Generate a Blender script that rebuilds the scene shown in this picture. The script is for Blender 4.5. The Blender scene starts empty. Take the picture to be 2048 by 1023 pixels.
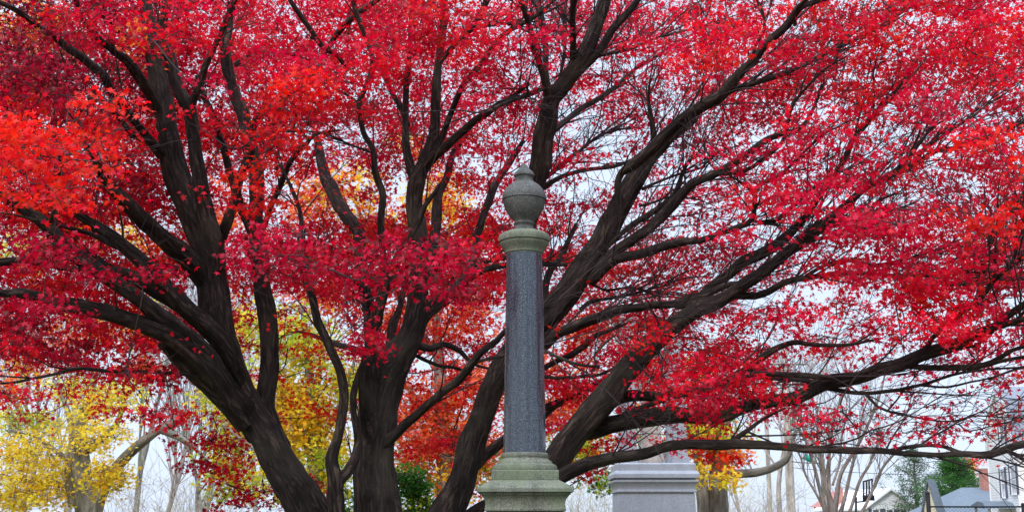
import bpy, bmesh, math, random
import numpy as np
from mathutils import Vector, Matrix, kdtree

R = math.radians
rng = np.random.default_rng(11)
random.seed(11)
scene = bpy.context.scene
COL = scene.collection

# ------------------------------------------------------------------ camera
F = 2500.0                     # focal length in pixels of the 2048-wide photograph
PITCH = R(12.0)
EYE = 1.6
cam = bpy.data.cameras.new('camera')
cam.sensor_width = 36.0
cam.lens = F / 2048 * 36.0
cam.clip_start = 0.1
cam.clip_end = 3000
cob = bpy.data.objects.new('camera', cam)
COL.objects.link(cob)
cob.location = (0, 0, EYE)
cob.rotation_euler = (math.pi / 2 + PITCH, 0, 0)
scene.camera = cob

# ------------------------------------------------------------------ sky and sun (overcast afternoon)
SUN_EL, SUN_AZ = R(38), R(207)
world = bpy.data.worlds.new('World')
scene.world = world
world.use_nodes = True
nt = world.node_tree
nt.nodes.clear()
out = nt.nodes.new('ShaderNodeOutputWorld')
bg = nt.nodes.new('ShaderNodeBackground')
sky = nt.nodes.new('ShaderNodeTexSky')
sky.sky_type = 'NISHITA'
sky.sun_disc = False
sky.sun_elevation = SUN_EL
sky.sun_rotation = SUN_AZ
sky.air_density = 1.0
sky.dust_density = 1.5
tc = nt.nodes.new('ShaderNodeTexCoord')
mp = nt.nodes.new('ShaderNodeMapping')
mp.inputs['Scale'].default_value = (1.2, 1.2, 3.0)
nz = nt.nodes.new('ShaderNodeTexNoise')
nz.inputs['Scale'].default_value = 2.2
nz.inputs['Detail'].default_value = 6
rp = nt.nodes.new('ShaderNodeValToRGB')
rp.color_ramp.elements[0].position = 0.32
rp.color_ramp.elements[0].color = (0.80, 0.80, 0.80, 1)
rp.color_ramp.elements[1].position = 0.62
rp.color_ramp.elements[1].color = (0.97, 0.97, 0.97, 1)
mx = nt.nodes.new('ShaderNodeMix')
mx.data_type = 'RGBA'
mx.inputs[7].default_value = (6.4, 7.4, 9.2, 1)      # the veil of cloud
nt.links.new(tc.outputs['Generated'], mp.inputs['Vector'])
nt.links.new(mp.outputs['Vector'], nz.inputs['Vector'])
nt.links.new(nz.outputs['Fac'], rp.inputs['Fac'])
nt.links.new(rp.outputs['Color'], mx.inputs[0])
nt.links.new(sky.outputs['Color'], mx.inputs[6])
# an overcast sky is about three times brighter overhead than at the horizon
sx = nt.nodes.new('ShaderNodeSeparateXYZ'); nt.links.new(tc.outputs['Generated'], sx.inputs[0])
mr = nt.nodes.new('ShaderNodeMapRange'); nt.links.new(sx.outputs['Z'], mr.inputs[0])
mr.inputs[1].default_value = 0.40; mr.inputs[2].default_value = 0.95; mr.inputs[3].default_value = 0.80; mr.inputs[4].default_value = 3.4
vm = nt.nodes.new('ShaderNodeVectorMath'); vm.operation = 'SCALE'
nt.links.new(mx.outputs[2], vm.inputs[0]); nt.links.new(mr.outputs[0], vm.inputs['Scale'])
nt.links.new(vm.outputs[0], bg.inputs['Color'])
bg.inputs['Strength'].default_value = 0.12
nt.links.new(bg.outputs['Background'], out.inputs['Surface'])

sun = bpy.data.lights.new('sun', 'SUN')
sun.energy = 1.5
sun.angle = R(12)
sun.color = (1.0, 0.96, 0.9)
sob = bpy.data.objects.new('sun', sun)
COL.objects.link(sob)
sd = Vector((math.cos(SUN_EL) * math.sin(SUN_AZ), math.cos(SUN_EL) * math.cos(SUN_AZ), math.sin(SUN_EL)))
sob.rotation_euler = sd.to_track_quat('Z', 'Y').to_euler()
sob.location = (0, 0, 40)

scene.view_settings.view_transform = 'Standard'
scene.view_settings.look = 'None'
scene.view_settings.exposure = 0.48
scene.view_settings.gamma = 1.0
scene.cycles.max_bounces = 8
scene.cycles.diffuse_bounces = 4
scene.cycles.transmission_bounces = 4
scene.cycles.transparent_max_bounces = 8

# ------------------------------------------------------------------ helpers
CP, SP = math.cos(PITCH), math.sin(PITCH)

def P(px, py, D):
    """the point of the world seen at a pixel of the photograph, D metres ahead of the eye"""
    a = (px - 1024.0) / F
    b = (511.5 - py) / F
    d = np.array([a, CP - b * SP, SP + b * CP])
    return np.array([0, 0, EYE]) + d * (D / d[1])

def PXM(py, D):
    """metres per photograph pixel at that height and distance"""
    b = (511.5 - py) / F
    return D / (CP - b * SP) / F

def proj(p):
    q = np.asarray(p) - np.array([0, 0, EYE])
    zc = q[..., 1] * CP + q[..., 2] * SP
    u = -q[..., 1] * SP + q[..., 2] * CP
    zc = np.where(np.abs(zc) < 1e-3, 1e-3, zc)
    return 1024 + F * q[..., 0] / zc, 511.5 - F * u / zc

def empty(name, label, cat, loc=(0, 0, 0), group=None, rotz=0):
    o = bpy.data.objects.new(name, None)
    o.empty_display_size = 0.2
    COL.objects.link(o)
    o.location = loc
    o.rotation_euler = (0, 0, rotz)
    tag(o, label, cat, group)
    return o

def tag(o, label=None, cat=None, group=None, kind=None):
    if label: o['label'] = label
    if cat: o['category'] = cat
    if group: o['group'] = group
    if kind: o['kind'] = kind
    return o

def put(name, me, mat, parent=None, label=None):
    o = bpy.data.objects.new(name, me)
    if mat is not None: me.materials.append(mat)
    COL.objects.link(o)
    if parent is not None:
        o.parent = parent
        if o.parent.parent is None:
            o.matrix_parent_inverse = Matrix.LocRotScale(parent.location, parent.rotation_euler, None).inverted()
    if label: o['label'] = label
    return o

def mesh_quads(name, V, Q, smooth=False, vec=None, facecol=None):
    me = bpy.data.meshes.new(name)
    V = np.ascontiguousarray(V, dtype=np.float32); Q = np.ascontiguousarray(Q, dtype=np.int32)
    me.vertices.add(len(V)); me.vertices.foreach_set('co', V.ravel())
    k = Q.shape[1]
    me.loops.add(Q.size); me.loops.foreach_set('vertex_index', Q.ravel())
    me.polygons.add(len(Q))
    me.polygons.foreach_set('loop_start', np.arange(0, Q.size, k, dtype=np.int32))
    me.polygons.foreach_set('loop_total', np.full(len(Q), k, dtype=np.int32))
    if smooth: me.polygons.foreach_set('use_smooth', np.ones(len(Q), dtype=bool))
    if vec is not None:
        a = me.attributes.new('grain', 'FLOAT_VECTOR', 'POINT')
        a.data.foreach_set('vector', np.ascontiguousarray(vec, dtype=np.float32).ravel())
    if facecol is not None:
        a = me.attributes.new('col', 'FLOAT_COLOR', 'FACE')
        c4 = np.ones((len(Q), 4), dtype=np.float32); c4[:, :3] = facecol
        a.data.foreach_set('color', c4.ravel())
    me.update(calc_edges=True)
    return me

def smooth_path(pts, rad, step):
    """Catmull-Rom through the control points, resampled about every `step` metres"""
    p = np.asarray(pts, float); r = np.asarray(rad, float)
    p = np.vstack([2 * p[0] - p[1], p, 2 * p[-1] - p[-2]]); r = np.concatenate([[r[0]], r, [r[-1]]])
    o, q = [], []
    for i in range(1, len(p) - 2):
        L = np.linalg.norm(p[i + 1] - p[i]); n = max(1, int(round(L / step)))
        for t in np.arange(n) / n:
            t2, t3 = t * t, t * t * t
            o.append(0.5 * (2 * p[i] + (p[i + 1] - p[i - 1]) * t + (2 * p[i - 1] - 5 * p[i] + 4 * p[i + 1] - p[i + 2]) * t2
                            + (-p[i - 1] + 3 * p[i] - 3 * p[i + 1] + p[i + 2]) * t3))
            q.append(r[i] * (1 - t) + r[i + 1] * t)
    o.append(p[-2]); q.append(r[-2])
    return np.array(o), np.array(q)

class Tubes:
    def __init__(s): s.V, s.Q, s.G, s.n = [], [], [], 0
    def add(s, pts, rad, sides=8, flute=0.0, cap=True):
        pts = np.asarray(pts, float); rad = np.asarray(rad, float)
        if cap:
            d = pts[-1] - pts[-2]; d /= (np.linalg.norm(d) + 1e-9)
            pts = np.vstack([pts, pts[-1] + d * rad[-1] * 0.3]); rad = np.append(rad, rad[-1] * 0.02)
        n = len(pts)
        T = np.gradient(pts, axis=0); T /= (np.linalg.norm(T, axis=1)[:, None] + 1e-9)
        u = np.cross(T[0], [0, 0, 1.0])
        if np.linalg.norm(u) < 0.1: u = np.cross(T[0], [0, 1.0, 0])
        U = np.zeros((n, 3)); u /= np.linalg.norm(u)
        for i in range(n):
            u = u - T[i] * np.dot(u, T[i]); u /= (np.linalg.norm(u) + 1e-9); U[i] = u
        W = np.cross(T, U)
        th = np.arange(sides) / sides * 2 * np.pi
        L = np.concatenate([[0], np.cumsum(np.linalg.norm(np.diff(pts, axis=0), axis=1))])
        rr = np.repeat(rad[:, None], sides, 1)
        if flute > 0:
            s0 = rng.uniform(0, 6.28, 12)
            t, l = th[None, :], L[:, None]
            k = (0.50 * np.sin(3 * t + 0.9 * np.sin(l * 0.9 + s0[0]) * 1.5 + s0[1])
                 + 0.42 * np.sin(5 * t - l * 0.6 + s0[2] + np.sin(l * 1.7 + s0[3]))
                 + 0.30 * np.sin(8 * t + l * 0.7 + s0[4] + 1.4 * np.sin(l * 2.3 + s0[5]))
                 + 0.35 * np.sin(2 * t + l * 2.1 + s0[6]) + 0.25 * np.sin(t + l * 5.1 + s0[7]) + 0.18 * np.sin(11 * t - l * 1.1 + s0[8])
                 + 0.22 * np.sin(l * 7.3 + s0[9]))
            nz_ = rng.normal(size=(n, sides)); kk = np.hanning(7); kk /= kk.sum()
            nz_ = np.apply_along_axis(lambda v: np.convolve(np.concatenate([v[-3:], v, v[:3]]), np.array([.25, .5, .25]), 'same')[3:-3], 1, nz_)
            if n > 9: nz_ = np.apply_along_axis(lambda v: np.convolve(v, kk, 'same'), 0, nz_)
            rr = rr * (1 + flute * (k + 1.1 * nz_))
            for _ in range(max(1, int(L[-1] * 1.1))):            # knots and old branch scars
                l0, t0, a0, w0 = rng.uniform(0, L[-1]), rng.uniform(0, 6.28), rng.uniform(.08, .22), rng.uniform(.7, 1.3)
                dl = (l - l0) / (rad[min(n - 1, int(l0 / max(L[-1], .01) * n))] * w0); dt = (np.cos(t - t0) - 1) * 3.2
                rr = rr * (1 + a0 * np.exp(-dl ** 2 + dt))
        V = pts[:, None, :] + rr[:, :, None] * (np.cos(th)[None, :, None] * U[:, None, :] + np.sin(th)[None, :, None] * W[:, None, :])
        G = np.zeros((n, sides, 3)); off = rng.uniform(0, 50)
        rm = np.maximum(rad, 0.01)
        G[:, :, 0] = np.cos(th)[None, :] * rm[:, None]; G[:, :, 1] = np.sin(th)[None, :] * rm[:, None]; G[:, :, 2] = (L + off)[:, None]
        i = np.arange(n - 1)[:, None] * sides; j = np.arange(sides)[None, :]; j2 = (j + 1) % sides
        Q = np.stack([i + j, i + j2, i + sides + j2, i + sides + j], -1).reshape(-1, 4) + s.n
        s.V.append(V.reshape(-1, 3)); s.G.append(G.reshape(-1, 3)); s.Q.append(Q); s.n += n * sides
    def build(s, name, mat, parent=None, label=None):
        me = mesh_quads(name, np.concatenate(s.V), np.concatenate(s.Q), True, np.concatenate(s.G))
        return put(name, me, mat, parent, label)

# ---- leaves: five-lobed blades, each a real little surface
def leaf_template(kind='maple'):
    if kind == 'maple':
        tips = [(-104, .66), (-50, .92), (0, 1.05), (50, .92), (104, .66)]
        notch = [(-150, .26), (-76, .36), (-25, .42), (25, .42), (76, .36), (150, .26)]
    else:
        tips = [(-80, .62), (0, 1.0), (80, .62)]
        notch = [(-140, .42), (-38, .6), (38, .6), (140, .42)]
    V = [(0, -0.05, 0.06)]
    for a, r in notch: V.append((math.sin(R(a)) * r, math.cos(R(a)) * r, 0.05))
    for a, r in tips: V.append((math.sin(R(a)) * r, math.cos(R(a)) * r, -0.14 * r))
    k = len(tips)
    Q = [(0, 1 + i, 1 + len(notch) + i, 2 + i) for i in range(k)]
    return np.array(V), np.array(Q)
LEAF = {k: leaf_template(k) for k in ('maple', 'plain')}

class Leaves:
    def __init__(s, kind='maple'): s.P, s.N, s.S, s.C, s.kind = [], [], [], [], kind
    def add(s, pos, nrm, size, col): s.P.append(pos); s.N.append(nrm); s.S.append(size); s.C.append(col)
    def build(s, name, mat, parent=None, label=None):
        Pn = np.concatenate(s.P); N = np.concatenate(s.N); S = np.concatenate(s.S); C = np.concatenate(s.C)
        N /= np.linalg.norm(N, axis=1)[:, None]
        A = rng.normal(size=N.shape); A -= N * (A * N).sum(1)[:, None]; A /= np.linalg.norm(A, axis=1)[:, None]
        B = np.cross(N, A)
        V0, Q0 = LEAF[s.kind]
        sx = rng.uniform(0.75, 1.1, len(Pn)); sz = rng.uniform(-0.6, 2.2, len(Pn))
        V = (Pn[:, None, :] + (V0[None, :, 0:1] * (S * sx)[:, None, None]) * B[:, None, :] + (V0[None, :, 1:2] * S[:, None, None]) * A[:, None, :]
             + (V0[None, :, 2:3] * (S * sz)[:, None, None]) * N[:, None, :])
        nv = len(V0)
        Q = (Q0[None] + (np.arange(len(Pn)) * nv)[:, None, None]).reshape(-1, 4)
        fc = np.repeat(C, len(Q0), 0)
        return put(name, mesh_quads(name, V.reshape(-1, 3), Q, False, None, fc), mat, parent, label)

# ------------------------------------------------------------------ materials
def mat_new(name):
    m = bpy.data.materials.new(name); m.use_nodes = True
    n = m.node_tree; n.nodes.clear()
    o = n.nodes.new('ShaderNodeOutputMaterial')
    return m, n, o

def N(n, t, **kw):
    x = n.nodes.new(t)
    for k, v in kw.items():
        if k in x.inputs: x.inputs[k].default_value = v
        else: setattr(x, k, v)
    return x

def ramp(n, src, stops):
    r = n.nodes.new('ShaderNodeValToRGB')
    e = r.color_ramp.elements
    while len(e) < len(stops): e.new(0.5)
    for i, (p, c) in enumerate(stops):
        e[i].position = p; e[i].color = (*c, 1) if len(c) == 3 else c
    n.links.new(src, r.inputs['Fac'])
    return r.outputs['Color']

def leaf_material(name, trans=0.55, gloss=0.06):
    m, n, o = mat_new(name)
    at = N(n, 'ShaderNodeAttribute', attribute_name='col')
    hs = N(n, 'ShaderNodeHueSaturation'); n.links.new(at.outputs['Color'], hs.inputs['Color'])
    hs.inputs['Value'].default_value = 1.0
    d = N(n, 'ShaderNodeBsdfDiffuse'); t = N(n, 'ShaderNodeBsdfTranslucent'); g = N(n, 'ShaderNodeBsdfGlossy', Roughness=0.42)
    g.inputs['Color'].default_value = (0.9, 0.9, 0.9, 1)
    for s in (d, t): n.links.new(hs.outputs['Color'], s.inputs['Color'])
    m1 = N(n, 'ShaderNodeMixShader', Fac=trans); n.links.new(d.outputs[0], m1.inputs[1]); n.links.new(t.outputs[0], m1.inputs[2])
    m2 = N(n, 'ShaderNodeMixShader', Fac=gloss); n.links.new(m1.outputs[0], m2.inputs[1]); n.links.new(g.outputs[0], m2.inputs[2])
    n.links.new(m2.outputs[0], o.inputs['Surface'])
    return m

def bark_material(name, dark, mid, light, scale=1.0, bump=0.5, moss=None):
    m, n, o = mat_new(name)
    at = N(n, 'ShaderNodeAttribute', attribute_name='grain')
    mpn = N(n, 'ShaderNodeMapping'); mpn.inputs['Scale'].default_value = (20 * scale, 20 * scale, 3.6 * scale)
    n.links.new(at.outputs['Vector'], mpn.inputs['Vector'])
    a = N(n, 'ShaderNodeTexNoise', Scale=1.0, Detail=8, Roughness=0.72, Distortion=0.9)
    n.links.new(mpn.outputs[0], a.inputs['Vector'])
    mp2 = N(n, 'ShaderNodeMapping'); mp2.inputs['Scale'].default_value = (5, 5, 1.6)
    n.links.new(at.outputs['Vector'], mp2.inputs['Vector'])
    b = N(n, 'ShaderNodeTexNoise', Scale=1.0, Detail=4)
    n.links.new(mp2.outputs[0], b.inputs['Vector'])
    c1 = ramp(n, a.outputs['Fac'], [(0.34, dark), (0.52, mid), (0.72, light)])
    c2 = ramp(n, b.outputs['Fac'], [(0.35, (0.55, 0.55, 0.55)), (0.68, (1.15, 1.15, 1.15))])
    mm = N(n, 'ShaderNodeMix', data_type='RGBA', blend_type='MULTIPLY'); mm.inputs[0].default_value = 1
    n.links.new(c1, mm.inputs[6]); n.links.new(c2, mm.inputs[7])
    colr = mm.outputs[2]
    if moss:
        c = N(n, 'ShaderNodeTexNoise', Scale=1.4, Detail=6); tcn = N(n, 'ShaderNodeTexCoord')
        n.links.new(tcn.outputs['Object'], c.inputs['Vector'])
        f = ramp(n, c.outputs['Fac'], [(0.52, (0, 0, 0)), (0.72, (0.55, 0.55, 0.55))])
        m3 = N(n, 'ShaderNodeMix', data_type='RGBA'); n.links.new(f, m3.inputs[0]); n.links.new(colr, m3.inputs[6])
        m3.inputs[7].default_value = (*moss, 1); colr = m3.outputs[2]
    p = N(n, 'ShaderNodeBsdfPrincipled', Roughness=0.9); n.links.new(colr, p.inputs['Base Color'])
    p.inputs['Specular IOR Level'].default_value = 0.25
    bp = N(n, 'ShaderNodeBump', Strength=bump, Distance=0.05); n.links.new(a.outputs['Fac'], bp.inputs['Height'])
    n.links.new(bp.outputs[0], p.inputs['Normal'])
    n.links.new(p.outputs[0], o.inputs['Surface'])
    return m

def stone_material(name, base, dark, light, speck=120, rough=0.85, stain_reflection=0.6, stain_reflection_col=(0.05, 0.055, 0.05), spec=0.4, bump=0.15, lichen=None, sscale=(7, 7, 2.2)):
    m, n, o = mat_new(name)
    tcn = N(n, 'ShaderNodeTexCoord')
    a = N(n, 'ShaderNodeTexNoise', Scale=speck, Detail=3, Roughness=0.7); n.links.new(tcn.outputs['Object'], a.inputs['Vector'])
    c1 = ramp(n, a.outputs['Fac'], [(0.36, dark), (0.5, base), (0.66, light)])
    mp2 = N(n, 'ShaderNodeMapping'); mp2.inputs['Scale'].default_value = sscale; n.links.new(tcn.outputs['Object'], mp2.inputs['Vector'])
    b = N(n, 'ShaderNodeTexNoise', Scale=1.0, Detail=7, Roughness=0.65); n.links.new(mp2.outputs[0], b.inputs['Vector'])
    f = ramp(n, b.outputs['Fac'], [(0.46, (0, 0, 0)), (0.72, (stain_reflection, stain_reflection, stain_reflection))])
    mm = N(n, 'ShaderNodeMix', data_type='RGBA'); n.links.new(f, mm.inputs[0]); n.links.new(c1, mm.inputs[6]); mm.inputs[7].default_value = (*stain_reflection_col, 1)
    colr = mm.outputs[2]
    if lichen:
        c = N(n, 'ShaderNodeTexNoise', Scale=3.1, Detail=8, Roughness=0.7); n.links.new(tcn.outputs['Object'], c.inputs['Vector'])
        f2 = ramp(n, c.outputs['Fac'], [(0.42, (0, 0, 0)), (0.62, (0.75, 0.75, 0.75))])
        m3 = N(n, 'ShaderNodeMix', data_type='RGBA'); n.links.new(f2, m3.inputs[0]); n.links.new(colr, m3.inputs[6])
        m3.inputs[7].default_value = (*lichen, 1); colr = m3.outputs[2]
    p = N(n, 'ShaderNodeBsdfPrincipled', Roughness=rough); n.links.new(colr, p.inputs['Base Color'])
    p.inputs['Specular IOR Level'].default_value = spec
    if bump > 0:
        bp = N(n, 'ShaderNodeBump', Strength=bump, Distance=0.01); n.links.new(a.outputs['Fac'], bp.inputs['Height']); n.links.new(bp.outputs[0], p.inputs['Normal'])
    n.links.new(p.outputs[0], o.inputs['Surface'])
    return m

def plain(name, col, rough=0.7, var=0.25, scale=6, spec=0.3, metal=0.0, bump=0.0):
    m, n, o = mat_new(name)
    tcn = N(n, 'ShaderNodeTexCoord')
    a = N(n, 'ShaderNodeTexNoise', Scale=scale, Detail=6, Roughness=0.6); n.links.new(tcn.outputs['Object'], a.inputs['Vector'])
    lo = tuple(c * (1 - var) for c in col); hi = tuple(min(1, c * (1 + var)) for c in col)
    c1 = ramp(n, a.outputs['Fac'], [(0.3, lo), (0.7, hi)])
    p = N(n, 'ShaderNodeBsdfPrincipled', Roughness=rough, Metallic=metal); n.links.new(c1, p.inputs['Base Color'])
    p.inputs['Specular IOR Level'].default_value = spec
    if bump:
        bp = N(n, 'ShaderNodeBump', Strength=bump, Distance=0.02); n.links.new(a.outputs['Fac'], bp.inputs['Height']); n.links.new(bp.outputs[0], p.inputs['Normal'])
    n.links.new(p.outputs[0], o.inputs['Surface'])
    return m

M_LEAF = leaf_material('maple_leaf', 0.55, 0.015)
M_LEAF_BG = leaf_material('background_leaf', 0.62, 0.0)
M_BARK = bark_material('maple_bark', (0.006, 0.004, 0.004), (0.034, 0.024, 0.020), (0.19, 0.14, 0.11), 1.0, 1.0, (0.085, 0.075, 0.055))
M_TWIG = plain('maple_twig', (0.03, 0.019, 0.02), 0.8, 0.4, 3)
M_BARK_GREY = bark_material('grey_bark', (0.09, 0.08, 0.065), (0.22, 0.20, 0.17), (0.36, 0.34, 0.30), 0.6, 0.5, (0.17, 0.19, 0.11))
M_BARK_PALE = bark_material('pale_bark', (0.22, 0.17, 0.14), (0.38, 0.32, 0.28), (0.5, 0.45, 0.42), 0.5, 0.3)
M_GRANITE = stone_material('mossy_granite', (0.15, 0.155, 0.12), (0.045, 0.05, 0.038), (0.27, 0.27, 0.225), 95, 0.88, 0.85, (0.04, 0.043, 0.033), 0.3, 0.3, (0.14, 0.17, 0.10))
M_URN = stone_material('weathered_granite', (0.080, 0.080, 0.074), (0.028, 0.029, 0.026), (0.17, 0.165, 0.155), 110, 0.85, 0.9, (0.020, 0.024, 0.018), 0.3, 0.2)
M_SHAFT = stone_material('polished_granite', (0.021, 0.029, 0.040), (0.004, 0.006, 0.010), (0.15, 0.18, 0.22), 130, 0.14, 0.9, (0.014, 0.017, 0.024), 0.75, 0.0, None, (26, 26, 0.5))  # stretched dark streaks in the colour imitate upright reflections in the polish
M_GREY = stone_material('grey_granite', (0.36, 0.39, 0.42), (0.27, 0.30, 0.33), (0.45, 0.48, 0.52), 60, 0.7, 0.35, (0.20, 0.20, 0.22), 0.3, 0.08)
M_CREAM = plain('cream_marble', (0.52, 0.46, 0.40), 0.7, 0.15, 5)

# ------------------------------------------------------------------ ground
def ground_height(x, y): return 0.05 * math.sin(x * 0.21 + 1) + 0.06 * math.sin(y * 0.17)
def make_ground():
    g = np.linspace(-1, 1, 121); s = np.sign(g) * (np.abs(g) ** 3) * 1500 + g * 40
    X, Y = np.meshgrid(s, s); Z = 0.05 * np.sin(X * .21 + 1) + 0.06 * np.sin(Y * .17)
    Z = np.where(np.hypot(X, Y) > 160, 0, Z)
    V = np.stack([X, Y, Z], -1).reshape(-1, 3); n = 121
    i = np.arange(n - 1)[:, None] * n; j = np.arange(n - 1)[None, :]
    Q = np.stack([i + j, i + j + 1, i + n + j + 1, i + n + j], -1).reshape(-1, 4)
    m, nn, o = mat_new('lawn')
    tcn = N(nn, 'ShaderNodeTexCoord')
    a = N(nn, 'ShaderNodeTexNoise', Scale=0.9, Detail=9, Roughness=0.7); nn.links.new(tcn.outputs['Object'], a.inputs['Vector'])
    c1 = ramp(nn, a.outputs['Fac'], [(0.3, (0.035, 0.05, 0.016)), (0.52, (0.075, 0.085, 0.03)), (0.7, (0.12, 0.10, 0.05))])
    b = N(nn, 'ShaderNodeTexVoronoi', Scale=11.0); nn.links.new(tcn.outputs['Object'], b.inputs['Vector'])
    f = ramp(nn, b.outputs['Distance'], [(0.16, (1, 1, 1)), (0.22, (0, 0, 0))])
    lf = ramp(nn, b.outputs['Color'], [(0.2, (0.35, 0.01, 0.015)), (0.55, (0.5, 0.07, 0.02)), (0.8, (0.5, 0.3, 0.04))])
    mm = N(nn, 'ShaderNodeMix', data_type='RGBA'); nn.links.new(f, mm.inputs[0]); nn.links.new(c1, mm.inputs[6]); nn.links.new(lf, mm.inputs[7])
    p = N(nn, 'ShaderNodeBsdfPrincipled', Roughness=0.95); nn.links.new(mm.outputs[2], p.inputs['Base Color'])
    bp = N(nn, 'ShaderNodeBump', Strength=0.5, Distance=0.05); nn.links.new(a.outputs['Fac'], bp.inputs['Height']); nn.links.new(bp.outputs[0], p.inputs['Normal'])
    nn.links.new(p.outputs[0], o.inputs['Surface'])
    tag(put('ground', mesh_quads('ground', V, Q, True), m), kind='structure')
make_ground()

# ================================================================== column monument
def lathe(profile, seg=64):
    """profile: (radius, z) pairs from bottom to top"""
    prof = np.array(profile, float); th = np.arange(seg) / seg * 2 * np.pi
    V = np.stack([prof[:, 0:1] * np.cos(th), prof[:, 0:1] * np.sin(th), np.repeat(prof[:, 1:2], seg, 1)], -1)
    n = len(prof); i = np.arange(n - 1)[:, None] * seg; j = np.arange(seg)[None, :]; j2 = (j + 1) % seg
    Q = np.stack([i + j, i + j2, i + seg + j2, i + seg + j], -1).reshape(-1, 4)
    return V.reshape(-1, 3), Q

def square_loft(profile):
    """profile: (half width, z) from bottom to top; mitred square mouldings with closed ends"""
    V, Q = [], []
    for h, z in profile: V += [(-h, -h, z), (h, -h, z), (h, h, z), (-h, h, z)]
    for i in range(len(profile) - 1):
        for j in range(4): Q.append((i * 4 + j, i * 4 + (j + 1) % 4, i * 4 + 4 + (j + 1) % 4, i * 4 + 4 + j))
    Q.append((3, 2, 1, 0)); k = (len(profile) - 1) * 4; Q.append((k, k + 1, k + 2, k + 3))
    return np.array(V, float), np.array(Q)

def with_angle_smooth(o, ang=35):
    me = o.data
    me.polygons.foreach_set('use_smooth', np.ones(len(me.polygons), dtype=bool))
    me.set_sharp_from_angle(angle=R(ang))

def bevel(o, w, seg=2):
    b = o.modifiers.new('bevel', 'BEVEL'); b.width = w; b.segments = seg; b.limit_method = 'ANGLE'; b.angle_limit = R(30); b.harden_normals = False

CD = 12.0                                      # the column's axis is 12 m ahead
cx = P(1049, 700, CD)[0]
def zc(py, D=CD): return P(1049, py, D)[2]
def rad(px, py, D=CD): return px * PXM(py, D)
colm = empty('column_monument', 'polished blue-grey granite column topped by a lidded stone urn before the red maple', 'monument', (cx, CD, 0))
def part(name, VQ, mat, parent, loc, ang=35, bev=0, label=None, off=True):
    V, Q = VQ
    V = np.array(V, float)
    if loc is not None: V = V + np.array(loc)
    o = put(name, mesh_quads(name, V, Q), mat, parent, label)
    with_angle_smooth(o, ang)
    if bev: bevel(o, bev)
    return o
L0 = (cx, CD, 0)
# px profiles measured off the photograph: (half width px, y px)
lid = [(44, 399.5), (44.5, 396), (43.6, 391), (41, 385), (37, 378.5), (31, 372), (25, 367.5), (20.5, 365), (18.2, 362), (17.6, 357.5), (18.6, 353.5), (20.8, 352.5), (20.6, 349.5), (18.5, 345.5), (14.5, 341.5), (11.2, 338.5), (9.0, 335), (6.5, 331), (3.4, 328.5), (0.2, 328)]
bowl = [(20.5, 462), (22, 461), (21.5, 458.5), (18.6, 455.5), (18.2, 452), (19.2, 450), (20.8, 448.5), (20.9, 446), (19.2, 444), (20.2, 441.5), (25.2, 436), (31.5, 429), (36.2, 421.5), (39.8, 413.5), (41.9, 406.5), (42.6, 401.5), (41.5, 400.5), (41.5, 399.2)]
urn_o = part('urn', lathe([(rad(r, y), zc(y)) for r, y in bowl], 72), M_URN, colm, L0, 40)
lid_o = put('urn_lid', mesh_quads('urn_lid', *(lambda a: (a[0] + np.array(L0), a[1]))(lathe([(rad(r, y), zc(y)) for r, y in [(30, 400.2), (44.2, 400)] + lid], 72))), M_URN)
with_angle_smooth(lid_o, 40)
lid_o.parent = urn_o
cap = [(35.5, 512), (36, 508), (38.2, 507), (38.6, 504), (40.5, 500), (44, 495.5), (47.2, 491), (48.6, 488.5), (48.9, 486.5), (47.6, 485.8), (47.6, 484.4), (50.5, 483.8), (51.2, 481), (51.2, 473.5), (50.2, 471.6), (44, 467.6), (34, 463.6), (24, 461.6), (5, 461.2)]
part('capital', lathe([(rad(r, y), zc(y)) for r, y in cap], 72), M_GRANITE, colm, L0, 30)
shaft = [(42.6, 908)] + [(42.4 - 6.6 * t ** 1.15, 905 - t * 396) for t in np.linspace(0, 1, 14)] + [(35.6, 507)]
part('shaft', lathe([(rad(r, y), zc(y)) for r, y in shaft], 96), M_SHAFT, colm, L0, 30)
basep = [(64.5, 941.5), (65, 940.2), (65, 934), (63.4, 930.4), (60, 928), (56.4, 927.3), (56, 925.5), (53, 921.5), (48.4, 918.8), (46.4, 916.6), (46.2, 915.2), (47.2, 913.2), (47.6, 910), (46.8, 906.8), (45, 905.4), (42.2, 905)]
part('base_moulding', lathe([(rad(r, y), zc(y)) for r, y in basep], 72), M_GRANITE, colm, L0, 30)
def half(px, py):          # half width of a square block whose near face shows px pixels from its middle
    s = PXM(py, CD); return px * s / (1 + px / F)
plinth = [(half(67, 960), zc(961)), (half(67.5, 959), zc(959)), (half(67.5, 942), zc(942.4)), (half(66, 941), zc(941.2))]
part('plinth', square_loft(plinth), M_GRANITE, colm, L0, 30, 0.004)
slab = [(half(88, 985), zc(985.6)), (half(97.5, 985), zc(985.2)), (half(97.5, 976), zc(976.8)), (half(96, 975), zc(975.5)), (half(68.5, 959.5), zc(960.8))]
part('cap_slab', square_loft(slab), M_GRANITE, colm, L0, 30, 0.006)
neck = [(half(79, 1021), zc(1022.5)), (half(81, 1021), zc(1021.5)), (half(82, 1017), zc(1018)), (half(80.5, 1014), zc(1015)), (half(80, 1005), zc(1006)), (half(82, 999), zc(999)), (half(86, 993.5), zc(993)), (half(89.5, 990.5), zc(990)), (half(91, 990), zc(989.6)), (half(91, 986), zc(985.8))]
part('cornice', square_loft(neck), M_GRANITE, colm, L0, 30, 0.003)
ztop = zc(1022.5)
hd = half(76, 1022)
part('die', square_loft([(hd, 0.78), (hd, ztop)]), M_SHAFT, colm, L0, 30, 0.008)
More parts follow.
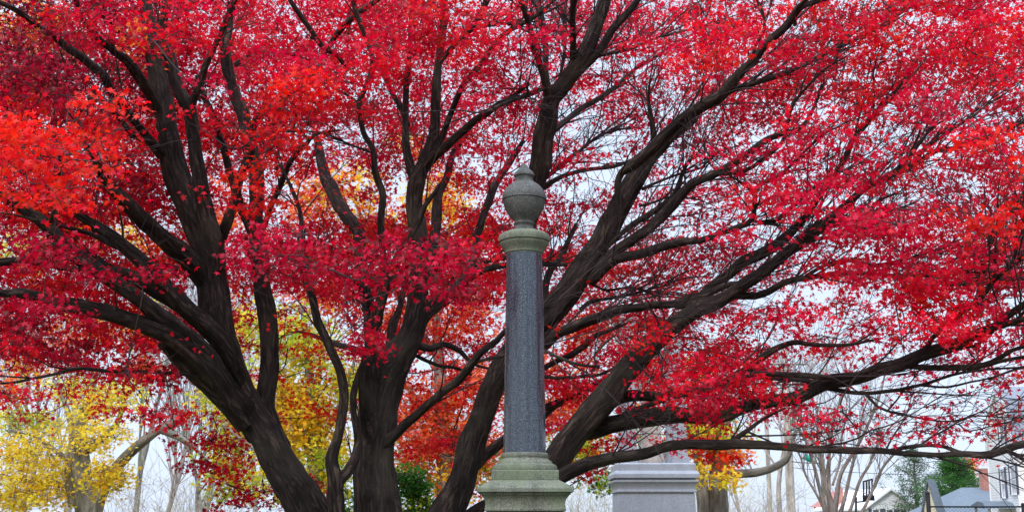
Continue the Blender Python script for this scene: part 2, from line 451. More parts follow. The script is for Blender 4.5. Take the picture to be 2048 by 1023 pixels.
part('pedestal_base', square_loft([(hd + .34, -0.25), (hd + .34, 0.3), (hd + .31, 0.33), (hd + .17, 0.36), (hd + .17, 0.56), (hd + .13, 0.62), (hd + .06, 0.68), (hd + .05, 0.779)]), M_GRANITE, colm, L0, 30, 0.006)

# ================================================================== grey canopied monument behind
def box(x0, x1, y0, y1, z0, z1):
    V = [(x0, y0, z0), (x1, y0, z0), (x1, y1, z0), (x0, y1, z0), (x0, y0, z1), (x1, y0, z1), (x1, y1, z1), (x0, y1, z1)]
    Q = [(3, 2, 1, 0), (4, 5, 6, 7), (0, 1, 5, 4), (1, 2, 6, 5), (2, 3, 7, 6), (3, 0, 4, 7)]
    return np.array(V, float), np.array(Q)
def merge(*parts):
    V, Q, n = [], [], 0
    for v, q in parts:
        V.append(v); Q.append(q + n); n += len(v)
    return np.concatenate(V), np.concatenate(Q)

GD = 27.0
gx = P(1305, 980, GD)[0]
def gz(py): return P(1305, py, GD)[2]
def gh(px, py):
    s = PXM(py, GD); return px * s / (1 + px / F)
gm = empty('canopied_monument', 'pale grey granite monument with slim corner posts behind the lowest maple limb', 'monument', (gx, GD, 0))
LG = (gx, GD, 0)
part('pedestal', square_loft([(gh(78, 1020), 0.5), (gh(77, 987), gz(988.2))]), M_GREY, gm, LG, 30, 0.01)
part('pedestal_base', square_loft([(gh(110, 1020), -0.2), (gh(110, 1020), 0.25), (gh(100, 1020), 0.252), (gh(95, 1020), 0.40), (gh(84, 1020), 0.5)]), M_GREY, gm, LG, 30, 0.01)
part('cornice', square_loft([(gh(75.5, 987), gz(988)), (gh(75.5, 987), gz(985.2)), (gh(80, 987), gz(984.6)), (gh(80, 983), gz(981)), (gh(77.5, 980), gz(980)), (gh(78, 975), gz(973)), (gh(82, 968), gz(967)), (gh(84.5, 965), gz(965)), (gh(84.5, 962), gz(961.5)), (gh(79, 961), gz(961.0)), (gh(78.5, 958), gz(957.6)), (gh(86, 957), gz(957.2)), (gh(86, 950), gz(949.5)), (gh(81, 943), gz(943))]), M_GREY, gm, LG, 30, 0.004)
part('upper_block', square_loft([(gh(79, 943), gz(943.5)), (gh(79, 930), gz(930)), (gh(76, 928), gz(928))]), M_GREY, gm, LG, 30, 0.01)
pw = 13.0
for sx in (-1, 1):
    for sy in (-1, 1):
        hx = gh(50, 800); w = gh(pw, 800)
        X, Y = gx + sx * hx, GD + sy * hx
        V, Q = merge(box(X - w * 1.25, X + w * 1.25, Y - w * 1.25, Y + w * 1.25, gz(928) - .003, gz(916)), box(X - w * 1.1, X + w * 1.1, Y - w * 1.1, Y + w * 1.1, gz(916) - .003, gz(908)),
                     box(X - w, X + w, Y - w, Y + w, gz(908) - .003, gz(662)), box(X - w * 1.25, X + w * 1.25, Y - w * 1.25, Y + w * 1.25, gz(662) - .002, gz(652)))
        part('corner_post', (V, Q), M_GREY, gm, None, 30, 0.006)
part('canopy', square_loft([(gh(66, 650), gz(652)), (gh(70, 650), gz(648)), (gh(70, 640), gz(640)), (gh(60, 620), gz(632)), (gh(20, 560), gz(624))]), M_GREY, gm, LG, 30, 0.01)
# a robed figure of cream stone under the canopy
def figure():
    zb = gz(928); H = gz(672) - zb
    segs = [(0.00, .27, .24), (0.03, .29, .26), (0.10, .25, .22), (0.25, .22, .19), (0.42, .20, .17), (0.55, .21, .17), (0.66, .19, .15), (0.76, .24, .15), (0.81, .25, .14), (0.845, .15, .11), (0.87, .07, .07), (0.885, .065, .07), (0.905, .085, .095), (0.945, .10, .115), (0.975, .085, .10), (0.995, .04, .05), (1.0, .005, .005)]
    n = 36; th = np.arange(n) / n * 2 * np.pi; V = []
    for i, (t, a, b) in enumerate(segs):
        fold = 0.06 * max(0, 1 - t * 1.25)
        k = 1 + fold * np.sin(th * 9 + t * 4) + fold * .6 * np.sin(th * 14 - t * 7)
        V.append(np.stack([a * .9 * k * np.cos(th), b * .9 * k * np.sin(th), np.full(n, zb + t * H)], -1))
    V = np.concatenate(V); m = len(segs)
    i = np.arange(m - 1)[:, None] * n; j = np.arange(n)[None, :]; j2 = (j + 1) % n
    return V, np.stack([i + j, i + j2, i + n + j2, i + n + j], -1).reshape(-1, 4)
st = part('statue', figure(), M_CREAM, gm, LG, 60)
tb = Tubes()
zb = gz(928); H = gz(672) - zb
for s in (-1, 1):
    a = [(gx + s * .20, GD, zb + .80 * H), (gx + s * .25, GD - .04, zb + .62 * H), (gx + s * .17, GD - .18, zb + .55 * H), (gx + s * .03, GD - .22, zb + .60 * H)]
    p, r = smooth_path(a, [.085, .07, .06, .035], .04); tb.add(p, r, 14)
tb.build('arms', M_CREAM, st)

# ================================================================== the big red maple
# every limb is laid out from base to tip as (x, y, width) in photograph pixels plus its distance at both ends
maple = empty('japanese_maple', 'huge many-stemmed maple with crimson leaves spreading over the whole cemetery view', 'tree', tuple(P(770, 1043, 15.6) * np.array([1, 1, 0])))
NODES, NDIR, NW, NBR = [], [], [], []     # skeleton nodes (world), used to hang twigs
IMG = []                                  # (px, py, depth, width px) of thick wood, so that foliage keeps clear of it
def nearest_depth(px, py):
    a = np.array(IMG); k = np.argmin(np.hypot(a[:, 0] - px, a[:, 1] - py)); return a[k, 2]

BRANCH_TUBES = Tubes()
def branch(pts, d0=None, d1=None, part_name=None, trim=0, flare=False, wig=0.02):
    px = np.array([(p[0], p[1], p[2] if len(p) > 2 else 5) for p in pts], float)
    if d0 is None: d0 = nearest_depth(px[0, 0], px[0, 1])
    if d1 is None: d1 = d0
    s = np.concatenate([[0], np.cumsum(np.hypot(np.diff(px[:, 0]), np.diff(px[:, 1])))]); s /= s[-1]
    D = d0 + (d1 - d0) * s
    W = np.array([P(x, y, d) for (x, y, w), d in zip(px, D)])
    rr = np.array([w * (0.445 if w > 20 else 0.41) * PXM(y, d) for (x, y, w), d in zip(px, D)])
    big = px[:, 2].max()
    step = 0.06 if big > 24 else 0.10
    path, rad_ = smooth_path(W, rr, step)
    if wig:
        n = len(path); k = rng.normal(size=(n, 3)); ker = np.hanning(9); ker /= ker.sum()
        for c in range(3): k[:, c] = np.convolve(k[:, c], ker, 'same')[:n] if n > 9 else 0
        path = path + k * wig * (np.linspace(0, 1, n)[:, None] ** 0.5) * min(1.0, 24 / big) * 1.6
    sides = 28 if big > 45 else 18 if big > 22 else 10
    fl = 0.115 if big > 45 else 0.09 if big > 22 else 0.05
    if part_name:
        t = Tubes(); t.add(path, rad_, sides, fl); t.build(part_name, M_BARK, maple)
    else:
        t = Tubes(); t.add(path, rad_, sides, fl); t.build('branch', M_BARK, maple)
    xs, ys = proj(path)
    T = np.gradient(path, axis=0); T /= np.linalg.norm(T, axis=1)[:, None]
    for i in range(0, len(path), 2 if step < .1 else 1):
        IMG.append((xs[i], ys[i], path[i, 1], 2 * rad_[i] / PXM(ys[i], path[i, 1])))
        if -300 < xs[i] < 2350 and ys[i] < 1000 and rad_[i] < 0.17:
            NODES.append(path[i]); NDIR.append(T[i]); NW.append(rad_[i])
    return path

# root crown
base = P(770, 1043, 15.6); bx = base[0]
t = Tubes()
for k in range(9):
    a = k / 9 * 6.28 + .3
    q = [(bx + math.cos(a) * 1.15, 15.6 + math.sin(a) * 1.15, -0.18), (bx + math.cos(a) * .65, 15.6 + math.sin(a) * .6, 0.02), (bx + math.cos(a) * .36, 15.6 + math.sin(a) * .32, .32), (bx + math.cos(a) * .2, 15.6 + math.sin(a) * .2, .9)]
    p, r = smooth_path(q, [.07, .16, .24, .26], .06); t.add(p, r, 16, .1)
p, r = smooth_path([(bx, 15.6, -.3), (bx, 15.6, .4), (bx - .02, 15.6, 1.1), (bx - .03, 15.6, 1.5)], [.62, .5, .42, .30], .08); t.add(p, r, 32, .1)
t.build('trunk', M_BARK, maple)

S = 'stem'
# --- left stem and its limbs
branch([(735, 1260, 110), (690, 1130, 100), (645, 1060, 88), (600, 990, 80), (556, 915, 76), (512, 840, 66), (480, 770, 60), (452, 705, 62), (436, 640, 64), (426, 570, 66), (416, 500, 70), (385, 420, 62), (356, 350, 58), (338, 280, 50), (328, 210, 44), (316, 150, 42), (306, 95, 38), (296, 40, 28), (286, -30, 22)], 15.5, 14.4, S)
branch([(432, 540, 44), (424, 470, 42), (408, 400, 36), (396, 340, 33), (387, 270, 30), (377, 215, 30), (352, 165, 26), (338, 110, 26), (326, 60, 22), (330, 10, 18), (322, -30, 16)], 14.8, 13.8, 'limb')
branch([(380, 215, 20), (400, 165, 19), (414, 115, 16), (438, 65, 14), (468, 5, 12), (490, -30, 10)], None, 13.4)
branch([(322, 230, 26), (296, 180, 24), (262, 130, 22), (224, 98, 20), (186, 60, 16), (160, 20, 14), (150, -20, 12)], None, 13.0, 'limb')
branch([(300, 110, 16), (262, 76, 14), (225, 55, 14), (200, 18, 13), (186, -25, 12)], None, 13.3)
branch([(325, 310, 26), (285, 262, 20), (238, 202, 20), (200, 150, 21), (150, 106, 20), (104, 68, 16), (58, 36, 14), (5, 8, 12), (-60, -20, 10)], 14.6, 12.0, 'limb')
branch([(310, 285, 14), (268, 268, 14), (215, 205, 12), (190, 180, 10)], None, 13.6)
branch([(412, 560, 50), (375, 518, 42), (334, 484, 38), (296, 448, 34), (256, 410, 31), (222, 374, 27), (200, 338, 22), (172, 288, 15), (150, 240, 11)], 14.9, 12.6, 'limb')
branch([(478, 770, 46), (452, 702, 46), (413, 654, 44), (368, 613, 42), (330, 573, 39), (291, 528, 34), (253, 497, 31), (222, 470, 28), (190, 448, 24), (152, 426, 16)], 15.0, 13.0, 'limb')
branch([(380, 622, 40), (345, 600, 36), (298, 573, 32), (260, 551, 30), (222, 540, 26), (196, 522, 20), (170, 498, 14)], 14.7, 13.7, 'limb')
branch([(490, 815, 48), (455, 772, 42), (403, 702, 40), (351, 656, 38), (301, 616, 36), (253, 582, 34), (222, 560, 34), (192, 537, 36), (150, 508, 38), (115, 480, 34), (86, 448, 28), (51, 420, 26), (0, 392, 22), (-60, 372, 18)], 15.0, 11.8, 'limb')
branch([(512, 870, 44), (470, 812, 42), (430, 760, 44), (392, 712, 48), (346, 676, 46), (291, 650, 40), (239, 633, 36), (188, 620, 33), (137, 610, 31), (92, 602, 27), (44, 586, 22), (0, 584, 17), (-60, 575, 13)], 15.2, 12.2, 'limb')
branch([(490, 850, 40), (440, 795, 38), (395, 755, 34), (355, 722, 30), (335, 700, 20), (318, 688, 12)], 15.0, 14.2, 'limb')
branch([(210, 548, 18), (165, 540, 14), (120, 533, 16), (80, 524, 19), (45, 520, 20), (0, 523, 20), (-50, 520, 18)], None, 12.6, 'limb')
branch([(248, 500, 14), (219, 486, 13), (192, 470, 12), (147, 455, 10), (96, 446, 8), (40, 432, 6), (0, 425, 5)], None, 12.0)
branch([(101, 446, 10), (111, 411, 9), (114, 378, 8), (122, 330, 7), (118, 290, 5)], None, 10.5)
branch([(430, 765, 14), (395, 752, 10), (353, 745, 8), (286, 741, 8), (230, 740, 9), (179, 738, 9), (118, 748, 8), (51, 762, 7), (0, 764, 6)], 14.6, 12.4)
branch([(242, 500, 7), (246, 465, 6), (240, 430, 5), (236, 412, 3)], None, 13.2)
# --- second stem, forking off the left one
branch([(560, 900, 52), (538, 845, 46), (530, 800, 44), (538, 740, 42), (538, 680, 42), (532, 620, 40), (524, 570, 38), (516, 500, 36), (512, 440, 34), (513, 390, 33), (513, 340, 33), (502, 290, 28), (486, 235, 28), (470, 185, 26), (452, 120, 24), (456, 60, 20), (468, 0, 18), (476, -40, 15)], 15.5, 16.2, S)
branch([(508, 470, 24), (496, 442, 23), (479, 408, 22), (466, 362, 20), (450, 306, 18), (438, 275, 17), (428, 235, 16), (408, 190, 15), (396, 150, 10)], None, 15.2)
branch([(428, 505, 32), (448, 458, 26), (464, 415, 23), (474, 378, 22), (484, 350, 22), (497, 308, 21), (506, 256, 18), (520, 232, 16), (546, 214, 12), (575, 190, 8)], 15.0, 14.0, 'limb')
branch([(528, 455, 13), (545, 405, 14), (568, 360, 14), (588, 314, 13), (612, 288, 11), (630, 270, 8), (675, 262, 5)], None, 15.0)
branch([(588, 312, 9), (585, 265, 8), (593, 220, 8), (606, 185, 8), (622, 150, 6)], None, 15.6)
branch([(470, 130, 14), (500, 108, 10), (550, 106, 8), (605, 116, 8), (645, 160, 8), (685, 186, 7), (715, 206, 6)], 15.0, 14.4)
# --- slender stem
branch([(745, 1230, 50), (700, 1120, 42), (676, 1040, 36), (671, 960, 34), (664, 918, 27), (680, 858, 22), (688, 796, 22), (681, 745, 21), (658, 694, 20), (638, 648, 20), (623, 597, 18), (606, 551, 16), (600, 500, 13), (601, 438, 11), (594, 402, 10), (578, 365, 8), (560, 330, 6)], 15.0, 14.4, S)
branch([(676, 965, 24), (704, 932, 24), (716, 885, 18), (706, 825, 16), (706, 785, 16), (716, 745, 16), (735, 690, 14)], None, 15.3)
branch([(620, 590, 9), (640, 630, 4)], None, 14.4)
# --- middle stem
branch([(770, 1300, 130), (762, 1150, 108), (754, 1060, 96), (752, 990, 88), (748, 930, 84), (750, 870, 82), (756, 815, 82), (768, 765, 84), (786, 722, 78), (812, 684, 62), (828, 645, 52), (835, 595, 45), (838, 545, 41), (838, 500, 38), (834, 455, 36), (828, 410, 35), (832, 372, 38), (846, 330, 30), (866, 270, 25), (872, 200, 22), (874, 150, 20), (880, 100, 17), (888, 40, 15), (892, -30, 12)], 15.6, 15.4, S)
branch([(832, 370, 24), (820, 325, 21), (811, 285, 18), (810, 230, 16), (815, 150, 13), (820, 100, 11), (824, 40, 9), (830, -10, 8)], None, 15.8)
branch([(848, 335, 26), (868, 312, 23), (888, 294, 21), (912, 274, 20), (950, 240, 19), (988, 215, 16), (1020, 196, 12), (1058, 168, 8)], None, 14.2, 'limb')
branch([(872, 300, 16), (888, 260, 15), (902, 225, 14), (925, 175, 14), (962, 128, 14), (990, 87, 14), (1022, 58, 12), (1062, 35, 12), (1100, 10, 9)], None, 14.0)
branch([(876, 130, 14), (905, 95, 13), (935, 60, 16), (964, 22, 16), (980, -20, 15)], None, 15.0)
branch([(932, 66, 9), (960, 52, 8), (985, 48, 8), (1018, 46, 7), (1050, 60, 5)], None, 14.6)
branch([(815, 250, 15), (800, 212, 14), (778, 175, 12), (762, 140, 11), (752, 100, 10), (745, 60, 8)], None, 16.5)
branch([(842, 585, 24), (858, 520, 22), (870, 465, 22), (874, 420, 22), (881, 384, 20), (895, 348, 18), (902, 318, 16), (920, 285, 15), (942, 255, 12)], 15.9, 17.5, 'limb')
branch([(818, 680, 42), (838, 645, 38), (856, 622, 36), (880, 602, 35), (908, 582, 29), (932, 552, 23), (948, 515, 19), (956, 470, 18), (972, 422, 18), (984, 382, 19), (1004, 346, 18), (1028, 312, 14), (1048, 280, 10)], 15.5, 16.8, 'limb')
branch([(912, 582, 18), (940, 556, 17), (965, 542, 15), (1005, 532, 14), (1060, 525, 12), (1130, 528, 9)], None, 15.2)
branch([(950, 530, 12), (975, 522, 11), (1010, 516, 10), (1070, 505, 7)], None, 15.8)
# dark slim V in front of the middle stem
branch([(752, 960, 24), (744, 880, 40), (738, 830, 44), (738, 770, 40), (742, 715, 36), (750, 660, 30), (758, 615, 27), (768, 572, 24), (771, 535, 17), (764, 487, 16), (761, 439, 18), (766, 392, 18), (756, 362, 17), (749, 330, 14), (746, 298, 13), (726, 260, 13), (716, 212, 12), (730, 180, 12), (743, 135, 12), (735, 90, 11), (716, 38, 12), (702, -10, 12)], 15.6, 13.6, S)
branch([(766, 590, 22), (778, 560, 17), (787, 525, 15), (800, 500, 14), (820, 474, 14), (840, 440, 14), (852, 415, 13), (872, 388, 11), (880, 370, 8)], None, 14.2)
branch([(744, 690, 30), (742, 650, 30), (736, 608, 28), (726, 568, 26), (722, 520, 26), (716, 463, 29), (694, 432, 31), (670, 394, 30), (650, 355, 27), (640, 320, 22), (632, 280, 16)], 15.6, 18.5, 'limb')
branch([(748, 640, 10), (736, 606, 9), (713, 569, 8), (685, 543, 7), (644, 521, 6), (610, 515, 4)], None, 13.6)
branch([(778, 705, 24), (786, 655, 22), (800, 618, 16), (808, 580, 13), (815, 545, 8)], 15.9, 17)
branch([(738, 722, 16), (715, 700, 15), (690, 690, 15), (652, 681, 12), (622, 668, 9), (590, 662, 6)], None, 17)
branch([(748, 620, 8), (735, 600, 7), (752, 575, 6), (760, 555, 4)], None, 14.6)
branch([(745, 905, 20), (772, 884, 26), (800, 858, 22), (832, 827, 20), (889, 781, 20), (938, 733, 20), (970, 700, 16), (1006, 669, 13), (1045, 640, 10), (1110, 612, 6)], 15.55, 13.8, 'limb')
branch([(948, 725, 9), (980, 717, 8), (1008, 712, 8), (1050, 700, 6), (1100, 708, 7), (1118, 717, 8), (1163, 734, 7), (1200, 737, 6)], None, 13.5)
branch([(838, 690, 20), (860, 696, 18), (888, 689, 15), (924, 704, 12), (942, 722, 9), (980, 735, 6)], None, 16.0)
branch([(835, 712, 10), (870, 728, 9), (905, 735, 9), (940, 748, 6)], 16.0, 17.5)
# dead looking upright slips between trunks, top
branch([(696, 142, 10), (676, 112, 12), (645, 95, 14), (615, 50, 13), (586, 2, 12), (570, -30, 10)], 14.4, 13.6)
branch([(640, 120, 12), (675, 66, 16), (718, 22, 15), (752, 0, 13), (790, -25, 10)], 14.6, 13.6)
branch([(745, 306, 6), (700, 290, 5), (640, 265, 5), (600, 262, 4)], None, 13.2)
# --- right stem
branch([(795, 1300, 120), (828, 1160, 92), (862, 1090, 78), (898, 1020, 66), (924, 960, 60), (940, 900, 56), (956, 850, 52), (974, 798, 50), (994, 750, 50), (1020, 708, 54), (1056, 670, 60), (1096, 630, 60), (1130, 588, 58), (1162, 542, 54), (1194, 494, 48), (1222, 445, 46), (1246, 400, 46), (1268, 358, 46), (1292, 320, 40), (1320, 292, 30), (1350, 268, 22), (1392, 238, 14)], 15.7, 15.0, S)
branch([(1040, 695, 34), (1045, 620, 32), (1048, 540, 32), (1055, 470, 34), (1066, 400, 42), (1078, 340, 45), (1087, 285, 45), (1096, 235, 42), (1104, 200, 40), (1124, 168, 38), (1152, 132, 37), (1174, 95, 35), (1194, 50, 32), (1210, -5, 30), (1222, -50, 26)], 15.6, 14.6, S)
branch([(1150, 150, 22), (1180, 122, 19), (1205, 90, 20), (1230, 50, 20), (1256, 20, 17), (1280, -8, 15)], None, 14.6)
branch([(1150, 128, 20), (1147, 85, 15), (1143, 40, 15), (1150, 0, 16), (1154, -40, 14)], None, 13.8)
branch([(1098, 205, 24), (1088, 155, 17), (1076, 110, 15), (1062, 62, 16), (1050, 20, 14), (1036, -15, 12)], None, 13.8, 'limb')
branch([(1098, 190, 14), (1092, 135, 13), (1086, 62, 16), (1078, 0, 16), (1075, -30, 14)], None, 15.6)
branch([(1092, 175, 10), (1055, 190, 12), (1005, 208, 9), (970, 225, 6)], None, 13.6)
branch([(1120, 160, 8), (1128, 110, 8), (1130, 60, 9), (1126, 40, 11), (1128, 10, 6)], None, 15.4)
branch([(1098, 268, 18), (1135, 238, 14), (1165, 215, 14), (1215, 185, 12), (1270, 140, 9), (1330, 100, 7), (1380, 70, 5)], 15.4, 17.0)
branch([(1080, 378, 16), (1125, 352, 11), (1185, 340, 10), (1225, 334, 8), (1262, 320, 6)], None, 16.0)
branch([(1082, 362, 12), (1130, 325, 10), (1175, 290, 8), (1220, 265, 6), (1265, 254, 4)], None, 17.0)
branch([(1172, 128, 9), (1195, 113, 9), (1260, 100, 8), (1320, 76, 6), (1380, 60, 5), (1440, 44, 4)], None, 14.0)
branch([(1242, 405, 18), (1233, 372, 15), (1242, 345, 18), (1262, 332, 24), (1300, 300, 26), (1325, 275, 26), (1352, 248, 25), (1400, 216, 26), (1440, 190, 27), (1466, 163, 24), (1494, 130, 20), (1538, 82, 19), (1580, 42, 20), (1606, 14, 15), (1662, -4, 11), (1700, -15, 9)], 14.8, 12.8, 'limb')
branch([(1445, 190, 18), (1475, 176, 15), (1502, 170, 14), (1560, 150, 14), (1602, 130, 14), (1645, 110, 12), (1710, 80, 11), (1780, 40, 10), (1840, 0, 8)], None, 14.5, 'limb')
branch([(1590, 50, 10), (1588, 25, 12), (1612, 0, 10), (1630, -20, 8)], None, 12.6)
branch([(1308, 300, 16), (1306, 262, 15), (1303, 230, 12), (1298, 190, 6), (1302, 150, 4)], None, 14.6)
branch([(1500, 128, 9), (1512, 90, 7), (1530, 55, 6), (1522, 10, 5)], None, 13.2)
branch([(1185, 545, 20), (1205, 522, 21), (1229, 502, 21), (1269, 475, 23), (1304, 453, 23), (1335, 424, 23), (1362, 393, 23), (1388, 368, 21), (1412, 358, 20), (1441, 344, 19), (1496, 306, 18), (1530, 282, 16), (1561, 270, 14), (1605, 251, 12), (1633, 207, 8), (1645, 170, 6)], 15.2, 13.6, 'limb')
branch([(1210, 500, 10), (1238, 470, 12), (1267, 446, 14), (1298, 426, 15), (1327, 405, 15), (1350, 384, 15), (1362, 350, 9), (1380, 320, 6)], 15.1, 14.6)
branch([(1440, 345, 14), (1472, 343, 13), (1503, 333, 11), (1530, 313, 10), (1561, 289, 9), (1578, 244, 8), (1590, 205, 7), (1640, 150, 5), (1690, 120, 4)], None, 13.0)
branch([(1284, 378, 9), (1310, 366, 7), (1350, 352, 6), (1400, 338, 5), (1440, 300, 4)], None, 14.4)
branch([(1278, 412, 7), (1310, 404, 6), (1345, 392, 5), (1400, 400, 4)], None, 14.6)
branch([(1180, 560, 30), (1210, 532, 25), (1239, 516, 23), (1288, 506, 21), (1327, 494, 21), (1366, 483, 19), (1404, 478, 16), (1434, 467, 14), (1475, 453, 14), (1503, 436, 13), (1513, 392, 12), (1527, 368, 11), (1554, 350, 8), (1605, 306, 7), (1640, 275, 6), (1700, 240, 4)], 15.2, 13.2, 'limb')
branch([(1500, 440, 8), (1547, 443, 8), (1588, 415, 8), (1626, 381, 8), (1655, 362, 6), (1690, 340, 4)], None, 13.0)
branch([(1513, 395, 7), (1490, 370, 6), (1462, 352, 5), (1450, 340, 4)], None, 13.6)
branch([(1060, 720, 26), (1090, 690, 24), (1118, 665, 22), (1153, 648, 24), (1204, 631, 23), (1241, 620, 21), (1289, 615, 19), (1345, 607, 20), (1405, 590, 18), (1450, 573, 16), (1487, 560, 12), (1525, 540, 8), (1570, 530, 5)], 15.1, 14.4, 'limb')
branch([(1395, 595, 16), (1432, 565, 19), (1460, 547, 22), (1496, 519, 26), (1537, 498, 26), (1571, 474, 24), (1592, 453, 20), (1619, 419, 17), (1646, 385, 15), (1674, 351, 14), (1691, 309, 14), (1708, 275, 14), (1728, 251, 12), (1752, 224, 10), (1785, 185, 8), (1830, 130, 5)], 14.8, 13.2, 'limb')
branch([(1350, 611, 20), (1418, 600, 22), (1470, 590, 20), (1511, 592, 18), (1542, 582, 17), (1569, 568, 16), (1607, 558, 15), (1641, 551, 13), (1700, 545, 12), (1768, 548, 10), (1800, 548, 9), (1880, 548, 8), (1946, 544, 7), (2055, 542, 6)], 14.7, 12.8, 'limb')
branch([(1608, 556, 10), (1640, 535, 9), (1690, 522, 9), (1745, 528, 8), (1800, 515, 5), (1850, 508, 4)], None, 12.8)
branch([(1768, 550, 6), (1830, 562, 6), (1900, 568, 6), (1990, 562, 5), (2050, 555, 4)], None, 12.4)
# big leaning limb low right
branch([(820, 1290, 90), (880, 1200, 84), (960, 1110, 78), (1030, 1020, 72), (1082, 960, 66), (1112, 920, 62), (1140, 880, 60), (1172, 840, 56), (1206, 798, 54), (1242, 752, 52), (1276, 714, 49), (1312, 680, 44), (1350, 648, 38), (1395, 620, 34), (1440, 600, 30), (1480, 576, 27), (1520, 548, 25), (1555, 520, 23), (1580, 498, 24), (1612, 474, 27), (1642, 450, 27), (1664, 433, 21), (1691, 411, 20), (1725, 380, 17), (1765, 358, 14), (1820, 334, 13), (1870, 303, 12), (1925, 293, 9), (2005, 263, 6), (2060, 240, 4)], 15.4, 13.4, S)
branch([(1800, 342, 11), (1830, 318, 10), (1865, 286, 8), (1930, 243, 6), (1975, 205, 4)], None, 13.2)
branch([(1775, 352, 11), (1810, 322, 10), (1838, 285, 8), (1862, 255, 6), (1885, 240, 4)], None, 13.8)
branch([(1660, 450, 20), (1700, 440, 17), (1735, 425, 13), (1760, 400, 9), (1800, 380, 5)], None, 14.6)
branch([(1635, 450, 8), (1636, 425, 7), (1650, 395, 5), (1655, 380, 3)], None, 13.8)
branch([(1545, 530, 12), (1580, 508, 12), (1640, 480, 8), (1700, 470, 6), (1770, 440, 4)], None, 14.6)
branch([(1170, 860, 44), (1200, 852, 42), (1240, 844, 42), (1290, 834, 42), (1340, 828, 40), (1400, 832, 34), (1450, 828, 31), (1490, 812, 28), (1542, 803, 28), (1590, 797, 29), (1630, 778, 31), (1658, 765, 30), (1700, 757, 30), (1762, 739, 31), (1813, 723, 31), (1854, 704, 29), (1905, 693, 26), (1946, 674, 24), (1991, 654, 20), (2016, 632, 17), (2055, 606, 14)], 15.0, 11.8, 'limb')
branch([(1650, 770, 22), (1622, 762, 13), (1590, 757, 11), (1555, 756, 11), (1511, 758, 9)], None, 13.8)
branch([(1475, 762, 18), (1505, 748, 14), (1555, 744, 13), (1600, 745, 14), (1641, 748, 15), (1692, 750, 12), (1740, 738, 8)], 13.6, 12.9)
branch([(1800, 730, 14), (1840, 734, 14), (1878, 736, 15), (1933, 736, 16), (1984, 731, 14), (2025, 706, 10), (2055, 692, 9)], None, 11.8)
branch([(1975, 730, 10), (2010, 720, 9), (2055, 712, 8)], None, 11.4)
branch([(1655, 775, 13), (1700, 782, 10), (1734, 784, 9), (1768, 782, 9), (1802, 780, 9), (1847, 767, 8), (1905, 750, 7), (1991, 737, 6), (2055, 731, 5)], None, 11.8)
branch([(1843, 770, 6), (1895, 773, 6), (1940, 763, 5), (1990, 754, 4), (2055, 738, 3)], None, 11.8)
branch([(1730, 784, 8), (1755, 811, 7), (1796, 825, 6), (1844, 837, 5), (1905, 841, 4), (1957, 832, 4), (2050, 832, 3)], None, 12.0)
branch([(1850, 702, 14), (1865, 675, 12), (1892, 654, 14), (1922, 627, 14), (1946, 606, 14), (1970, 579, 13), (1987, 551, 12), (1991, 520, 10), (1978, 498, 8), (1985, 455, 8), (2015, 425, 7), (2045, 380, 6)], None, 11.6)
branch([(1980, 565, 10), (2008, 544, 9), (2028, 524, 8), (2058, 510, 7)], None, 11.4)
branch([(1990, 656, 14), (2020, 646, 14), (2058, 634, 14)], None, 11.4)
branch([(1860, 708, 10), (1900, 700, 8), (1950, 690, 7), (1985, 665, 5), (2000, 650, 4)], None, 12.2)
branch([(1000, 1050, 44), (1050, 1005, 40), (1090, 972, 36), (1130, 946, 33), (1175, 926, 30), (1230, 913, 28), (1286, 908, 26), (1327, 894, 23), (1378, 886, 22), (1435, 891, 23), (1470, 888, 23), (1505, 888, 21), (1566, 893, 19), (1628, 898, 19), (1704, 901, 18), (1755, 901, 16), (1807, 906, 13), (1868, 911, 13), (1935, 911, 15), (1975, 909, 17), (2018, 895, 18), (2060, 886, 16)], 14.9, 11.2, 'limb')
branch([(1770, 902, 9), (1817, 893, 10), (1858, 889, 10), (1888, 892, 10), (1924, 906, 10), (1945, 911, 8)], None, 11.6)
branch([(2012, 900, 11), (2035, 910, 10), (2060, 928, 9)], None, 11.0)
branch([(1455, 888, 14), (1478, 872, 14), (1500, 856, 11), (1530, 835, 8), (1570, 815, 5)], None, 13.2)
branch([(1490, 860, 6), (1520, 873, 5), (1545, 884, 4)], None, 13.2)
branch([(1225, 800, 30), (1262, 790, 27), (1330, 790, 22), (1400, 776, 22), (1450, 764, 22), (1490, 744, 20), (1530, 712, 18), (1570, 692, 13), (1640, 688, 10), (1700, 690, 8), (1760, 678, 5)], 15.0, 13.0, 'limb')
branch([(1200, 852, 18), (1225, 840, 14), (1262, 825, 14), (1306, 808, 13), (1350, 790, 8), (1400, 780, 5)], None, 14.2)
branch([(1060, 830, 22), (1085, 815, 18), (1110, 805, 18), (1153, 789, 18), (1187, 770, 16), (1211, 757, 12), (1240, 740, 8), (1270, 720, 5)], 16.2, 16.6)
branch([(1060, 752, 16), (1090, 736, 14), (1118, 722, 14), (1142, 712, 16), (1166, 692, 16), (1187, 671, 14), (1214, 661, 10), (1262, 645, 6)], 15.6, 16.6)
branch([(1050, 742, 10), (1091, 753, 9), (1146, 757, 8), (1187, 753, 8), (1221, 740, 8), (1258, 724, 7)], 15.4, 16.2)
branch([(1160, 620, 12), (1177, 604, 10), (1221, 594, 8), (1272, 585, 6), (1340, 570, 4)], 15.4, 15.4)
branch([(1170, 560, 9), (1190, 570, 7), (1214, 577, 7), (1255, 579, 6), (1300, 592, 5)], 15.4, 15.6)
branch([(1085, 640, 22), (1090, 585, 20), (1098, 546, 18), (1118, 517, 18), (1132, 488, 14), (1150, 450, 9)], 15.8, 16.8)
